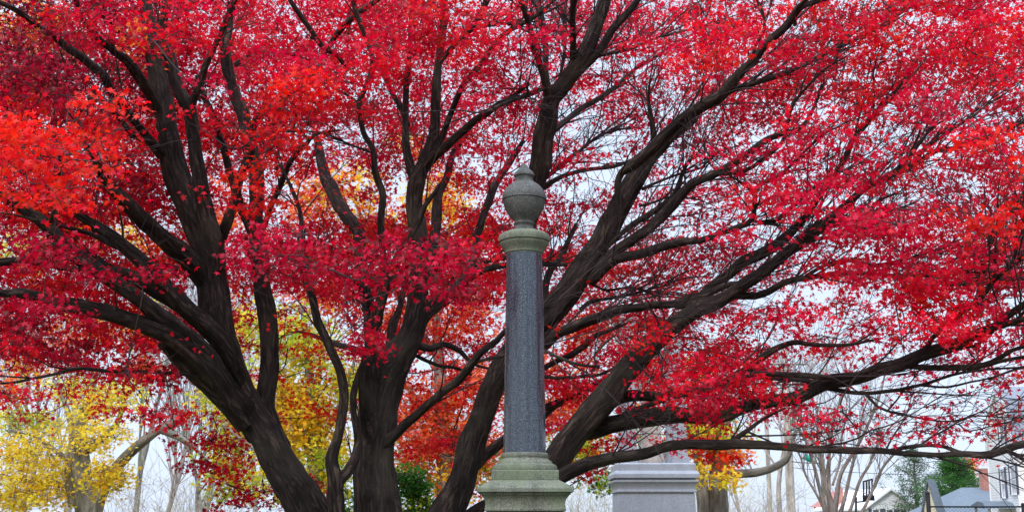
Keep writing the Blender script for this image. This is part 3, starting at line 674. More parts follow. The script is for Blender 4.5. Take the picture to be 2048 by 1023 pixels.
branch([(925, 960, 22), (950, 925, 30), (985, 898, 26), (1010, 878, 22), (1050, 850, 20), (1090, 830, 14), (1130, 800, 9)], 15.9, 16.5)
branch([(905, 1060, 34), (950, 1020, 26), (985, 1003, 22), (1060, 985, 20), (1120, 985, 16)], 15.7, 16.5)
branch([(1240, 735, 7), (1275, 700, 6), (1310, 668, 5), (1335, 640, 4)], None, 14.2)
branch([(1310, 690, 7), (1322, 730, 6), (1322, 775, 5), (1300, 745, 3)], None, 14.0)
branch([(1195, 735, 6), (1190, 705, 5), (1215, 680, 5), (1240, 660, 3)], None, 14.6)
N_TRACED = len(NODES)

# ---------- foliage of the maple: how thickly each 64-pixel square of the photograph is leaved
DENS = """
78899889888998776777778867867898
99989989998889886666778788668899
99989988888788775556677788778888
99999988988887785544676767556767
99999887956777774333455557655567
99999864444445663323444555665677
99998752345344556545555554445678
78764557889999998666666643467888
88888768789999998766765545678887
97777655344555547666665554444665
98777753223344446566676554443444
11776742112222335556667632222223
11123310011112244455567631100000
00000011100002233322344200000000
00000001000000000000000000000000
00000000000000000000000000000000
""".split()
LN = {'0': 0, '1': .15, '2': .3, '3': .6, '4': 1.0, '5': 1.45, '6': 2.1, '7': 3.1, '8': 4.6, '9': 6.6}
# palettes: linear colours
PAL = {
 'scarlet': [(0.88, 0.014, 0.006), (0.90, 0.035, 0.008), (0.84, 0.006, 0.008)],
 'red':     [(0.80, 0.002, 0.020), (0.88, 0.006, 0.014), (0.74, 0.001, 0.028)],
 'crimson': [(0.62, 0.001, 0.034), (0.72, 0.001, 0.044), (0.50, 0.001, 0.028)],
 'wine':    [(0.20, 0.001, 0.012), (0.27, 0.001, 0.016), (0.14, 0.001, 0.010)],
 'rose':    [(0.84, 0.004, 0.060), (0.78, 0.003, 0.055), (0.90, 0.010, 0.045)],
 'orange':  [(0.85, 0.16, 0.03), (0.86, 0.26, 0.03), (0.80, 0.08, 0.03)],
 'coral':   [(0.95, 0.15, 0.09), (0.95, 0.24, 0.10), (0.94, 0.08, 0.06)],
 'gold':    [(0.93, 0.60, 0.04), (0.94, 0.68, 0.06), (0.92, 0.50, 0.03)],
 'lemon':   [(0.95, 0.70, 0.05), (0.95, 0.76, 0.08), (0.93, 0.62, 0.04)],
 'lime':    [(0.52, 0.64, 0.05), (0.68, 0.70, 0.06), (0.38, 0.52, 0.05)],
 'green':   [(0.06, 0.20, 0.03), (0.10, 0.26, 0.04), (0.04, 0.14, 0.03)],
 'pine':    [(0.05, 0.13, 0.045), (0.08, 0.17, 0.06), (0.12, 0.20, 0.09)],
 'greypine': [(0.13, 0.15, 0.12), (0.17, 0.19, 0.15), (0.10, 0.12, 0.09)],
}
def pick(pal, n, jit=0.16):
    base_ = np.array(PAL[pal]); c = base_[rng.integers(0, len(base_), n)]
    return np.clip(c * rng.uniform(1 - jit, 1 + jit, (n, 1)) * rng.uniform(1 - jit * .6, 1 + jit * .6, (n, 3)), 0, 0.92)

def spray(L, c, a, b, th, n, pal, size, face=(0, -0.35, 0.55), mixpal=None, mixp=0.0):
    """a flat layered spray of leaves round c: half axes a, b, thickness th"""
    ang = rng.uniform(0, 6.28); ca, sa = math.cos(ang), math.sin(ang)
    r = np.sqrt(rng.uniform(0, 1, n)); t_ = rng.uniform(0, 6.28, n)
    x = r * np.cos(t_) * a; y = r * np.sin(t_) * b
    tilt = rng.normal(0, 0.16, 2)
    X = x * ca - y * sa; Y = x * sa + y * ca
    Z = rng.normal(0, th, n) + X * tilt[0] + Y * tilt[1] - 0.18 * (r ** 2) * a
    pos = np.stack([X, Y, Z], -1) + c
    nr = rng.normal(size=(n, 3)) * 0.62 + np.array(face)
    cols = pick(pal, n)
    if mixpal is not None:
        k = rng.uniform(size=n) < mixp; cols[k] = pick(mixpal, int(k.sum()))
    L.add(pos, nr, size * rng.uniform(0.55, 1.15, n), cols * rng.uniform(0.85, 1.1))

IM = np.array(IMG)
def clear_of_wood(px, py, D, half_px):
    """does foliage here, at distance D, keep from covering the thick limbs behind it?"""
    m = (np.abs(IM[:, 0] - px) < 70) & (np.abs(IM[:, 1] - py) < 70) & (IM[:, 2] > D - 0.25) & (IM[:, 3] > 15)
    if not m.any(): return True
    q = IM[m]; d = np.hypot((q[:, 0] - px) / 1.25, (q[:, 1] - py) / 0.75) - q[:, 3] * 0.5
    return d.min() > half_px * 0.55

FRONT = [  # (x0, y0, x1, y1, near, far, palette, mix): clumps that hang in front of the wood
 (-40, 190, 250, 300, 8.6, 10.0, 'scarlet', 'scarlet'), (-60, 280, 215, 400, 8.6, 10.5, 'scarlet', 'red'),
 (0, 60, 150, 200, 11, 12.5, 'wine', 'crimson'), (230, 0, 420, 90, 11.5, 13, 'red', 'crimson'),
 (505, 462, 700, 560, 11.2, 12.6, 'crimson', 'wine'), (690, 470, 965, 560, 11.0, 12.4, 'crimson', 'wine'), (820, 540, 960, 590, 11.2, 12.2, 'crimson', 'wine'),
 (470, 330, 560, 420, 12.5, 13.5, 'scarlet', 'red'), (480, 150, 640, 300, 12, 14, 'scarlet', 'red'), (690, 600, 760, 700, 13, 14, 'crimson', 'red'),
 (690, 60, 800, 130, 12.5, 14, 'red', 'crimson'), (150, 540, 330, 560, 12.5, 13, 'crimson', 'rose'), (20, 480, 130, 640, 11.2, 12, 'crimson', 'wine'),
 (1980, 220, 2100, 330, 9.5, 10.5, 'scarlet', 'red'), (1900, 330, 2080, 470, 9.8, 11.5, 'scarlet', 'red'), (1700, 400, 1960, 520, 11.0, 12.4, 'crimson', 'rose'),
 (1380, 740, 1520, 830, 12.5, 13.5, 'crimson', 'red'), (1300, 660, 1560, 780, 12.4, 13.8, 'red', 'rose'), (1700, 510, 1880, 560, 11.5, 12.4, 'crimson', 'rose'),
 (1740, 560, 1960, 660, 11.5, 12.6, 'scarlet', 'rose'), (1850, 620, 2050, 680, 10.8, 11.4, 'red', 'rose'), (1550, 780, 1640, 800, 12, 12.6, 'red', 'rose'), (1280, 640, 1380, 680, 13.4, 14, 'red', 'scarlet'),
]
def palette_at(px, py):
    """the colour of the crown varies from place to place"""
    u = rng.uniform()
    if px < 450:
        if py < 200: tbl = [('crimson', .40), ('wine', .30), ('red', .2), ('orange', .05), ('scarlet', .05)]
        elif py < 430: tbl = [('red', .35), ('crimson', .3), ('scarlet', .2), ('wine', .15)]
        elif py < 600: tbl = [('crimson', .4), ('red', .35), ('scarlet', .15), ('wine', .1)]
        else: tbl = [('red', .5), ('crimson', .3), ('scarlet', .1), ('wine', .1)]
    elif px < 1000:
        if py < 350: tbl = [('crimson', .42), ('red', .34), ('scarlet', .12), ('rose', .12)]
        elif py < 640: tbl = [('red', .42), ('scarlet', .25), ('crimson', .33)]
        else: tbl = [('scarlet', .4), ('red', .4), ('crimson', .2)]
    elif px < 1400:
        if py < 420: tbl = [('rose', .4), ('crimson', .38), ('red', .22)]
        elif py < 640: tbl = [('red', .5), ('scarlet', .28), ('rose', .22)]
        else: tbl = [('red', .5), ('scarlet', .3), ('rose', .2)]
    else:
        if py < 200: tbl = [('red', .35), ('crimson', .3), ('rose', .2), ('scarlet', .15)]
        elif py < 520: tbl = [('rose', .4), ('crimson', .4), ('red', .2)]
        else: tbl = [('rose', .42), ('red', .33), ('scarlet', .1), ('crimson', .15)]
    for k, w in tbl:
        if u < w: return k
        u -= w
    return tbl[0][0]

CROWN = Leaves('maple')
SP_C, SP_R, KEEP = [], [], []
PER = 92
def add_spray(px, py, D, pal, mix=None, k=1.0, scale=1.0, keep=False):
    KEEP.append(keep)
    c = P(px, py, D)
    a = rng.uniform(0.26, 0.50) * scale; b = a * rng.uniform(0.5, 0.9)
    n = int(PER * k * rng.uniform(0.6, 1.35) * (a * b) / 0.10)
    spray(CROWN, c, a, b, 0.055, max(8, n), pal, 0.051, mixpal=mix, mixp=0.25)
    SP_C.append(c); SP_R.append((a, b))

CELL = 64.0
LEAFPX = 0.0
for row in range(-3, 16):
    for colm_ in range(-4, 36):
        r_ = min(max(row, 0), 15); c_ = min(max(colm_, 0), 31)
        d = LN[DENS[r_][c_]]
        if d == 0: continue
        outside = row < 0 or colm_ < 0 or colm_ > 31
        want = d * CELL * CELL * (0.45 if outside else 1.0)       # px² of leaf to lay down
        got = 0.0; tries = 0
        while got < want and tries < 420:
            tries += 1
            px = (colm_ + rng.uniform()) * CELL; py = (row + rng.uniform()) * CELL
            if px < 450: D = rng.uniform(11.5, 18.0)
            elif px < 1000: D = rng.uniform(13.0, 21.0)
            elif px < 1400: D = rng.uniform(13.5, 21.0)
            else: D = rng.uniform(11.5, 19.0)
            if D < 16.2 and not clear_of_wood(px, py, D, 0.36 * F / D) and rng.uniform() < 0.965: continue
            w_ = P(px, py, D)
            cl = math.sin(w_[0] * 2.1 + 1.3 * math.sin(w_[2] * 2.7 + D * .6)) + math.sin(w_[2] * 4.6 + w_[0] * .9 + 1.7 * math.sin(w_[0] * 1.3 + D)) + math.sin(w_[1] * 1.9 + w_[0])
            if cl < -0.2 and rng.uniform() < 0.85: continue
            pal = palette_at(px, py)
            if D > 17 and pal == 'wine': pal = 'crimson'
            n0 = len(CROWN.S); add_spray(px, py, D, pal, palette_at(px, py))
            n = len(CROWN.S[-1])
            got += n * 0.00125 * (F / D) ** 2
for (x0, y0, x1, y1, dn, df, pal, mix) in FRONT:
    area = (x1 - x0) * (y1 - y0); got = 0
    while got < area * (1.25 if x0 > 1250 else 2.0):
        px, py, D = rng.uniform(x0, x1), rng.uniform(y0, y1), rng.uniform(dn, df)
        add_spray(px, py, D, pal, mix, 1.0, 0.85, True)
        got += len(CROWN.S[-1]) * 0.00125 * (F / D) ** 2
# dark red sprays low on the left, below the limbs
for (x, y) in [(385, 885), (420, 880), (450, 890), (400, 925), (440, 935), (480, 905), (470, 975), (520, 980), (560, 985), (600, 960), (620, 990), (500, 1000), (450, 1005), (560, 1015), (640, 975), (1150, 945), (1165, 930)]:
    add_spray(x, y, rng.uniform(15.8, 17.5), 'crimson' if rng.uniform() < .6 else 'red', 'wine', 1.1, 0.9)
# light scatter of single leaves against the sky and house on the right
for (x0, y0, x1, y1, n, pal) in [(1700, 780, 1960, 880, 22, 'rose'), (1560, 800, 1700, 880, 10, 'red'), (1960, 800, 2048, 880, 14, 'scarlet'), (1960, 740, 2048, 780, 5, 'rose'), (1840, 840, 1900, 880, 8, 'rose'), (1600, 850, 1660, 910, 3, 'red'), (1700, 660, 1900, 760, 8, 'rose')]:
    for k in range(n):
        add_spray(rng.uniform(x0, x1), rng.uniform(y0, y1), rng.uniform(11.5, 13.5), pal, 'red', 0.09, 0.7)
# single leaves loosening the outline of every clump
allp = np.array(SP_C)
ii = rng.integers(0, len(allp), 4500); KEEP.append(False)
CROWN.add(allp[ii] + rng.normal(size=(len(ii), 3)) * np.array([.38, .38, .12]), rng.normal(size=(len(ii), 3)) * .6 + np.array([0, -.3, .5]), 0.047 * rng.uniform(.6, 1.1, len(ii)), pick('red', len(ii)))
wm = np.full((300, 560), 1e9)                    # coarse picture of where thick wood and the column stand, with their distance
for x_, y_, d_, w_ in IMG:
    if w_ < 15 or not (-90 < x_ < 2130 and -80 < y_ < 1110): continue
    r_ = max(1, int(w_ * .5 / 4)); i_, j_ = int((y_ + 80) / 4), int((x_ + 90) / 4)
    a_ = wm[max(0, i_ - r_):i_ + r_ + 1, max(0, j_ - r_):j_ + r_ + 1]; a_[:] = np.minimum(a_, d_)
for k in range(len(CROWN.P)):
    p_ = CROWN.P[k]; x_, y_ = proj(p_)
    i_ = np.clip(((y_ + 80) / 4).astype(int), 0, 299); j_ = np.clip(((x_ + 90) / 4).astype(int), 0, 559)
    kill = (wm[i_, j_] < 1e8) & (p_[:, 1] < wm[i_, j_] + .05) & (rng.uniform(size=len(p_)) < (0.0 if KEEP[k] else 0.88))
    kill |= (np.abs(x_ - 1049) < 62) & (p_[:, 1] < 12.4) & (y_ > 310)
    for arr in (CROWN.P, CROWN.N, CROWN.S, CROWN.C): arr[k] = arr[k][~kill]
CROWN.build('crown', M_LEAF, maple)
print('sprays', len(SP_C), 'leaves', sum(len(s) for s in CROWN.S))

def grow(p0, d0, L, r0, lev, out, up=0.25, spread=0.55, kids=(3, 5), jit=0.12, minr=0.004, seglen=0.35, shrink=0.62):
    """a bare branch and its children, recursively"""
    n = max(4, int(L / seglen)); p = [np.array(p0, float)]; d = np.array(d0, float); d /= np.linalg.norm(d)
    for i in range(n):
        d = d + rng.normal(size=3) * jit + np.array([0, 0, up * 0.10]); d /= np.linalg.norm(d)
        p.append(p[-1] + d * L / n)
    p = np.array(p); r = r0 * (1 - 0.72 * np.linspace(0, 1, n + 1))
    out.append((p, np.maximum(r, minr), 10 if r0 > .08 else 5 if r0 > .02 else 4, .06 if r0 > .08 else 0))
    if lev <= 0: return
    for k in range(rng.integers(kids[0], kids[1] + 1)):
        f = rng.uniform(0.25, 0.98); i = int(f * n); t_ = p[min(i + 1, n)] - p[i - 1 if i else 0]; t_ /= np.linalg.norm(t_) + 1e-9
        a = rng.normal(size=3); a -= t_ * np.dot(a, t_); a /= np.linalg.norm(a)
        nd = t_ + a * spread * rng.uniform(.6, 1.5) + np.array([0, 0, up])
        grow(p[i], nd, L * shrink * rng.uniform(.7, 1.15), r[i] * 0.6, lev - 1, out, up, spread, kids, jit, minr, seglen * .8, shrink)

def grow_twigs(tubes, centres, radii, nodes, ndir, wmax=0.013, wmin=0.0028, maxlen=4.0, twiglets=4):
    """join each spray to the nearest wood, later sprays may hang from earlier twigs"""
    nodes = [np.array(n) for n in nodes]; ndir = [np.array(n) for n in ndir]
    centres = np.array(centres)
    def tree():
        k = kdtree.KDTree(len(nodes))
        for i, n in enumerate(nodes): k.insert(Vector(n), i)
        k.balance(); return k
    kd = tree()
    d0 = np.array([kd.find(Vector(c))[2] for c in centres]); order = np.argsort(d0)
    for cnt, i in enumerate(order):
        if cnt % 120 == 119: kd = tree()
        c = centres[i]; _, j, dist = kd.find(Vector(c))
        if dist > maxlen: continue
        a = nodes[j]; td = ndir[j]
        L = max(dist, 1e-3); dr = (c - a) / L
        mid1 = a + (td * 0.30 + dr * 0.15) * L + rng.normal(size=3) * 0.035 * L
        mid2 = a + dr * 0.66 * L + td * 0.12 * L + rng.normal(size=3) * 0.05 * L + np.array([0, 0, 0.05 * L])
        w0 = min(wmax, wmin + 0.0075 * L)
        p, r = smooth_path([a, mid1, mid2, c], [w0, w0 * .8, w0 * .62, wmin], max(0.07, L / 9))
        tubes.add(p, r, 5, 0, False)
        for q in range(2, len(p)):
            nodes.append(p[q]); t_ = p[q] - p[q - 1]; ndir.append(t_ / (np.linalg.norm(t_) + 1e-9))
        rr_ = radii[i]
        for k in range(twiglets):
            an = rng.uniform(0, 6.28); e = c + np.array([math.cos(an) * rr_[0] * .85, math.sin(an) * rr_[0] * .85, rng.normal(0, .03)])
            m = (c + e) / 2 + rng.normal(size=3) * .04
            tubes.add(np.array([c, m, e]), np.array([wmin, wmin * .8, wmin * .5]), 4, 0, False)
TW = Tubes()
grow_twigs(TW, SP_C, SP_R, NODES, NDIR, 0.014, 0.0032)
out_ = []
for _ in range(1500):
    j = rng.integers(0, N_TRACED); x_, y_ = proj(NODES[j])
    if x_ < 950 and rng.uniform() < .6: continue
    if NW[j] > .07 and rng.uniform() < .8: continue
    if y_ > 660 and rng.uniform() < .7: continue
    a = rng.normal(size=3); a[2] = abs(a[2]) * .7 - .1
    grow(NODES[j], NDIR[j] + a * .45, rng.uniform(.5, 1.6), min(.011, NW[j] * .5 + .003), 2 if rng.uniform() < .5 else 1, out_, .12, .5, (2, 4), .13, .0028, .14)
for p, r, s_, f in out_: TW.add(p, r, 4, 0, False)
TW.build('twigs', M_TWIG, maple)

# ================================================================== trees beyond
def free_tree(name, label, cat, loc, skel, mat, crown=None, group=None, wood='trunk'):
    """skel: list of (points, radii, sides, flute) in world space"""
    e = empty(name, label, cat, loc, group)
    t_ = Tubes()
    for p, r, s, f in skel: t_.add(p, r, s, f)
    t_.build(wood, mat, e)
    return e

def bare_tree(name, label, px, D, h, r0, mat, lev=3, group=None, stems=1, spread=.5, kids=(4, 6), up=.3, lean=0.0, seglen=.5, minr=.006):
    b = P(px, 1043, D); loc = (b[0], D, 0)
    out = []
    for s in range(stems):
        a = rng.uniform(0, 6.28) if stems > 1 else 0; q = 0.30 if stems > 1 else 0
        d = (math.cos(a) * q + lean, math.sin(a) * q, 1)
        grow((loc[0] + math.cos(a) * .12 * (stems > 1), D + math.sin(a) * .12 * (stems > 1), -.15), d, h * rng.uniform(.85, 1.05), r0 * rng.uniform(.7, 1.05), lev, out, up, spread, kids, .07, minr, seglen)
    return free_tree(name, label, 'tree', loc, out, mat, group=group)

def px_skel(list_, D, mat=None):
    out, nodes, nd = [], [], []
    for pts in list_:
        W = np.array([P(p[0], p[1], D + (p[3] if len(p) > 3 else 0)) for p in pts]); r = np.array([p[2] * .5 * PXM(p[1], D) for p in pts])
        p, q = smooth_path(W, r, .15); out.append((p, q, 14, .07))
        T = np.gradient(p, axis=0); T /= np.linalg.norm(T, axis=1)[:, None]
        nodes += list(p); nd += list(T)
    return out, nodes, nd

def leafy(parent, nodes, nd, clouds, leafsize, kind='maple', twig=None, mat=None, per=40, sprayr=(.35, .65), th=.16, face=(0, -.25, .7), wmax=.03, wmin=.006):
    """clouds: (px, py, rx, ry, D, depth half, how many sprays, palette, mix)"""
    L = Leaves(kind); C, Rr = [], []
    for (px, py, rx, ry, D, dd, n, pal, mix) in clouds:
        for k in range(n):
            v = rng.normal(size=3); v /= np.linalg.norm(v); v *= rng.uniform(0, 1) ** (1 / 1.7) * rng.uniform(.75, 1.3); v[1] *= .5
            c = P(px + v[0] * rx, py + v[2] * ry, D + v[1] * dd)
            a = rng.uniform(*sprayr); m_ = mix if rng.uniform() < .8 else pal
            spray(L, c, a, a * rng.uniform(.6, 1), th, int(per * rng.uniform(.6, 1.3)), pal if rng.uniform() < .72 else mix, leafsize, face, m_, .3)
            C.append(c); Rr.append((a, a))
    L.build('crown', mat or M_LEAF_BG, parent)
    if nodes:
        t_ = Tubes(); grow_twigs(t_, C, Rr, nodes, nd, wmax, wmin, 9, 2); t_.build('twigs', twig or M_BARK_GREY, parent)

# old grey tree with a broken limb and yellow leaves, left
YD = 29.0
sk, nd_, dr_ = px_skel([
 [(178, 1300, 66), (176, 1150, 54), (172, 1023, 44), (166, 960, 36), (158, 900, 36), (160, 850, 26), (178, 790, 20), (190, 740, 14)],
 [(182, 1040, 42), (200, 985, 32), (232, 935, 22), (272, 893, 20), (317, 858, 17), (345, 846, 19), (356, 836, 17), (364, 820, 12)],
 [(318, 858, 14), (345, 868, 13), (368, 880, 11), (395, 900, 7), (420, 925, 4)],
 [(150, 1010, 24), (140, 940, 20), (146, 880, 15), (135, 820, 10), (110, 760, 6)],
 [(176, 900, 18), (210, 870, 14), (232, 850, 12), (250, 800, 7)],
 [(150, 930, 12), (110, 900, 9), (70, 870, 7), (20, 860, 5)],
 [(170, 980, 12), (120, 970, 9), (60, 960, 7), (0, 950, 5)]], YD)
yt = free_tree('yellow_tree', 'old grey-barked tree with a broken bare limb and thin yellow leaves at lower left', 'tree', tuple(P(178, 1043, YD) * np.array([1, 1, 0])), sk, M_BARK_GREY)
leafy(yt, nd_, dr_, [(60, 900, 110, 60, YD, 2.2, 72, 'lemon', 'gold'), (40, 985, 90, 50, YD, 2, 68, 'lemon', 'gold'), (200, 800, 90, 45, YD, 2, 53, 'lemon', 'gold'),
 (190, 860, 60, 40, YD - 1, 1.5, 36, 'lemon', 'gold'), (50, 840, 70, 30, YD + 1, 1.5, 33, 'lime', 'lemon'), (215, 950, 50, 40, YD - 1, 1.5, 40, 'lemon', 'gold'), (20, 780, 50, 16, YD, 1.5, 20, 'orange', 'red'),
 (110, 960, 70, 50, YD, 2, 36, 'lemon', 'gold'), (120, 770, 90, 20, YD + 1, 2, 18, 'lemon', 'lime'), (250, 780, 60, 30, YD, 2, 11, 'lemon', 'lime')], 0.075, 'maple', None, None, 27, (.25, .5), .15)

# golden tree behind the left and middle stems
GOLD = 30.0
sk, nd_, dr_ = px_skel([
 [(640, 1290, 46), (636, 1100, 40), (632, 960, 34), (628, 860, 28), (620, 760, 20), (612, 680, 14), (604, 610, 8)],
 [(632, 920, 16), (590, 850, 13), (560, 790, 10), (545, 720, 6)], [(630, 900, 14), (670, 830, 12), (700, 760, 8), (712, 700, 5)],
 [(634, 960, 14), (560, 930, 10), (500, 890, 7), (460, 860, 4)], [(628, 820, 12), (640, 740, 9), (650, 640, 6)]], GOLD)
gt = free_tree('golden_tree', 'dense golden yellow and lime tree behind the left stem of the red maple', 'tree', tuple(P(640, 1043, GOLD) * np.array([1, 1, 0])), sk, M_BARK_GREY)
leafy(gt, nd_, dr_, [(590, 800, 90, 60, GOLD, 1.6, 84, 'gold', 'lemon'), (600, 700, 100, 50, GOLD, 1.6, 60, 'lemon', 'lime'), (610, 870, 90, 60, GOLD, 1.6, 70, 'gold', 'lemon'),
 (560, 650, 90, 40, GOLD, 1.5, 34, 'lime', 'lemon'), (470, 850, 60, 70, GOLD + 1, 1.2, 40, 'lemon', 'lime'), (470, 960, 60, 50, GOLD + 1, 1.2, 26, 'lime', 'gold'), (660, 930, 70, 60, GOLD, 1.5, 44, 'lemon', 'lime'),
 (570, 960, 70, 50, GOLD, 1.5, 20, 'gold', 'lime'), (440, 800, 50, 30, GOLD + 1, 1, 16, 'lemon', 'lime'), (690, 760, 50, 60, GOLD, 1.2, 30, 'lime', 'gold'), (700, 1000, 40, 40, GOLD, 1, 14, 'lime', 'green')], 0.105, 'maple', None, None, 28, (.3, .6), .2)

# orange maple behind the middle and right stems
OD = 31.0
sk, nd_, dr_ = px_skel([
 [(905, 1290, 50), (900, 1100, 44), (893, 960, 38), (886, 860, 30), (880, 760, 24), (872, 640, 18), (860, 520, 14), (850, 400, 8)],
 [(890, 930, 20), (930, 850, 15), (975, 790, 11), (1020, 740, 8), (1080, 700, 5)], [(886, 880, 18), (840, 810, 13), (800, 750, 9), (760, 690, 6)],
 [(878, 720, 14), (800, 600, 11), (740, 480, 8), (700, 370, 5)], [(872, 640, 12), (920, 520, 9), (950, 420, 6)], [(890, 960, 16), (960, 920, 12), (1060, 880, 10), (1160, 840, 8), (1260, 800, 5)]], OD)
ot = free_tree('orange_maple', 'orange-red maple with yellow patches seen behind the middle and right stems', 'tree', tuple(P(905, 1043, OD) * np.array([1, 1, 0])), sk, M_BARK_GREY)
leafy(ot, nd_, dr_, [(850, 810, 120, 60, OD, 1.8, 84, 'coral', 'orange'), (930, 760, 100, 60, OD, 1.8, 60, 'coral', 'orange'), (860, 880, 90, 50, OD, 1.6, 54, 'orange', 'coral'),
 (900, 950, 80, 40, OD, 1.5, 34, 'orange', 'gold'), (820, 930, 60, 40, OD, 1.5, 24, 'orange', 'lime'), (960, 880, 70, 60, OD, 1.6, 40, 'coral', 'orange'), (980, 940, 50, 50, OD, 1.2, 24, 'lime', 'orange'),
 (1140, 820, 70, 60, OD, 1.6, 40, 'coral', 'orange'), (1160, 900, 90, 50, OD, 1.6, 50, 'lime', 'orange'), (1110, 740, 70, 50, OD, 1.6, 24, 'coral', 'orange'), (1170, 660, 90, 50, OD, 1.8, 30, 'orange', 'coral'),
 (690, 370, 90, 70, OD, 2, 46, 'gold', 'orange'), (740, 450, 90, 50, OD, 2, 40, 'orange', 'gold'), (880, 400, 80, 60, OD, 2, 50, 'gold', 'orange'), (820, 300, 90, 40, OD, 2, 16, 'orange', 'gold'), (620, 400, 70, 70, OD, 2, 30, 'orange', 'coral'),
 (900, 480, 90, 40, OD, 2, 24, 'orange', 'gold'), (940, 620, 90, 70, OD, 2, 54, 'coral', 'orange'), (800, 640, 90, 60, OD, 2, 40, 'coral', 'orange'), (660, 600, 90, 60, OD, 2, 40, 'coral', 'orange'), (700, 760, 30, 50, OD, 1, 16, 'coral', 'orange'), (960, 470, 40, 40, OD, 1.5, 16, 'gold', 'orange')], 0.105, 'maple', None, None, 27, (.3, .6), .16)

AD = 32.0
sk, nd_, dr_ = px_skel([
 [(650, 1290, 40), (620, 1060, 34), (568, 930, 28), (508, 830, 24), (452, 700, 20), (428, 560, 15), (400, 430, 10), (350, 300, 6)],
 [(480, 760, 12), (380, 640, 10), (260, 590, 7), (90, 580, 5)], [(450, 690, 10), (300, 540, 8), (150, 440, 5)], [(425, 560, 10), (330, 420, 8), (160, 260, 6), (40, 80, 4)], [(350, 300, 8), (230, 150, 6), (110, 60, 4)]], AD)
am = free_tree('amber_tree', 'tall amber and yellow tree glimpsed through the left limbs of the red maple', 'tree', tuple(P(650, 1043, AD) * np.array([1, 1, 0])), sk, M_BARK_GREY)
leafy(am, nd_, dr_, [(90, 60, 100, 70, AD, 2, 46, 'orange', 'gold'), (40, 180, 80, 60, AD, 2, 26, 'orange', 'gold'), (160, 450, 90, 40, AD, 2, 26, 'gold', 'orange'), (70, 500, 90, 40, AD, 2, 24, 'lemon', 'lime'), (250, 480, 60, 50, AD, 2, 16, 'gold', 'orange'),
 (440, 420, 40, 90, AD, 1.5, 22, 'orange', 'coral'), (320, 520, 60, 50, AD, 1.5, 20, 'coral', 'orange'), (250, 640, 120, 40, AD, 2, 30, 'orange', 'gold'), (120, 680, 120, 40, AD, 2, 26, 'orange', 'coral'), (280, 740, 70, 30, AD, 1.5, 14, 'orange', 'coral'), (40, 740, 50, 20, AD, 1.5, 8, 'orange', 'gold'), (470, 650, 40, 60, AD, 1.5, 14, 'coral', 'orange')], 0.105, 'maple', None, None, 34, (.3, .6), .14)

# yellow-green and orange tree behind the grey monument
VD = 34.0
sk, nd_, dr_ = px_skel([
 [(1438, 1240, 46), (1438, 1100, 42), (1437, 1000, 38), (1436, 930, 34), (1432, 870, 28), (1425, 800, 20), (1410, 740, 12)],
 [(1436, 950, 24), (1470, 946, 18), (1510, 944, 17), (1545, 934, 16), (1572, 918, 14), (1582, 895, 9), (1590, 860, 5)],
 [(1410, 1160, 28), (1408, 1023, 26), (1402, 950, 22), (1390, 890, 16), (1370, 840, 10)],
 [(1432, 860, 12), (1470, 830, 8), (1500, 800, 5)], [(1425, 820, 12), (1370, 780, 9), (1300, 750, 5)]], VD)
vt = free_tree('mottled_tree', 'grey-trunked tree with yellow-green and orange leaves just right of the grey monument', 'tree', tuple(P(1438, 1043, VD) * np.array([1, 1, 0])), sk, M_BARK_GREY)
leafy(vt, nd_, dr_, [(1420, 870, 70, 26, VD, 2, 40, 'lime', 'orange'), (1400, 850, 50, 22, VD, 2, 22, 'lemon', 'lime'), (1440, 915, 60, 26, VD, 2, 36, 'scarlet', 'orange'), (1345, 905, 50, 26, VD + 1, 2, 16, 'orange', 'lime'),
 (1290, 840, 50, 30, VD + 1, 2, 14, 'orange', 'lime'), (1400, 945, 14, 14, VD - 1, .5, 5, 'lemon', 'gold'), (1455, 958, 16, 16, VD - 1, .5, 6, 'gold', 'lemon'), (1360, 740, 80, 40, VD, 2, 14, 'orange', 'gold'), (1210, 960, 30, 20, VD - 2, 1, 10, 'green', 'lime')], 0.105, 'maple', None, None, 30, (.3, .5), .14)

# dark green shrub low between middle and right stems
sh = empty('evergreen_shrub', 'glossy dark green shrub between the middle and right maple stems', 'shrub', tuple(P(830, 1043, 21) * np.array([1, 1, 0])))
sk, nd_, dr_ = px_skel([[(830, 1180, 14), (828, 1080, 12), (825, 1000, 9), (822, 960, 5)], [(830, 1120, 10), (850, 1040, 8), (855, 980, 4)], [(830, 1120, 10), (800, 1040, 8), (795, 970, 4)]], 21)
t_ = Tubes()
for p, r, s, f in sk: t_.add(p, r, s, f)
t_.build('trunk', M_BARK_GREY, sh)
leafy(sh, nd_, dr_, [(822, 965, 42, 24, 21, .5, 40, 'green', 'green'), (835, 1020, 50, 40, 21, .5, 34, 'green', 'lime'), (830, 1100, 60, 70, 21, .6, 60, 'green', 'green')], 0.05, 'plain', None, None, 40, (.16, .3), .1)

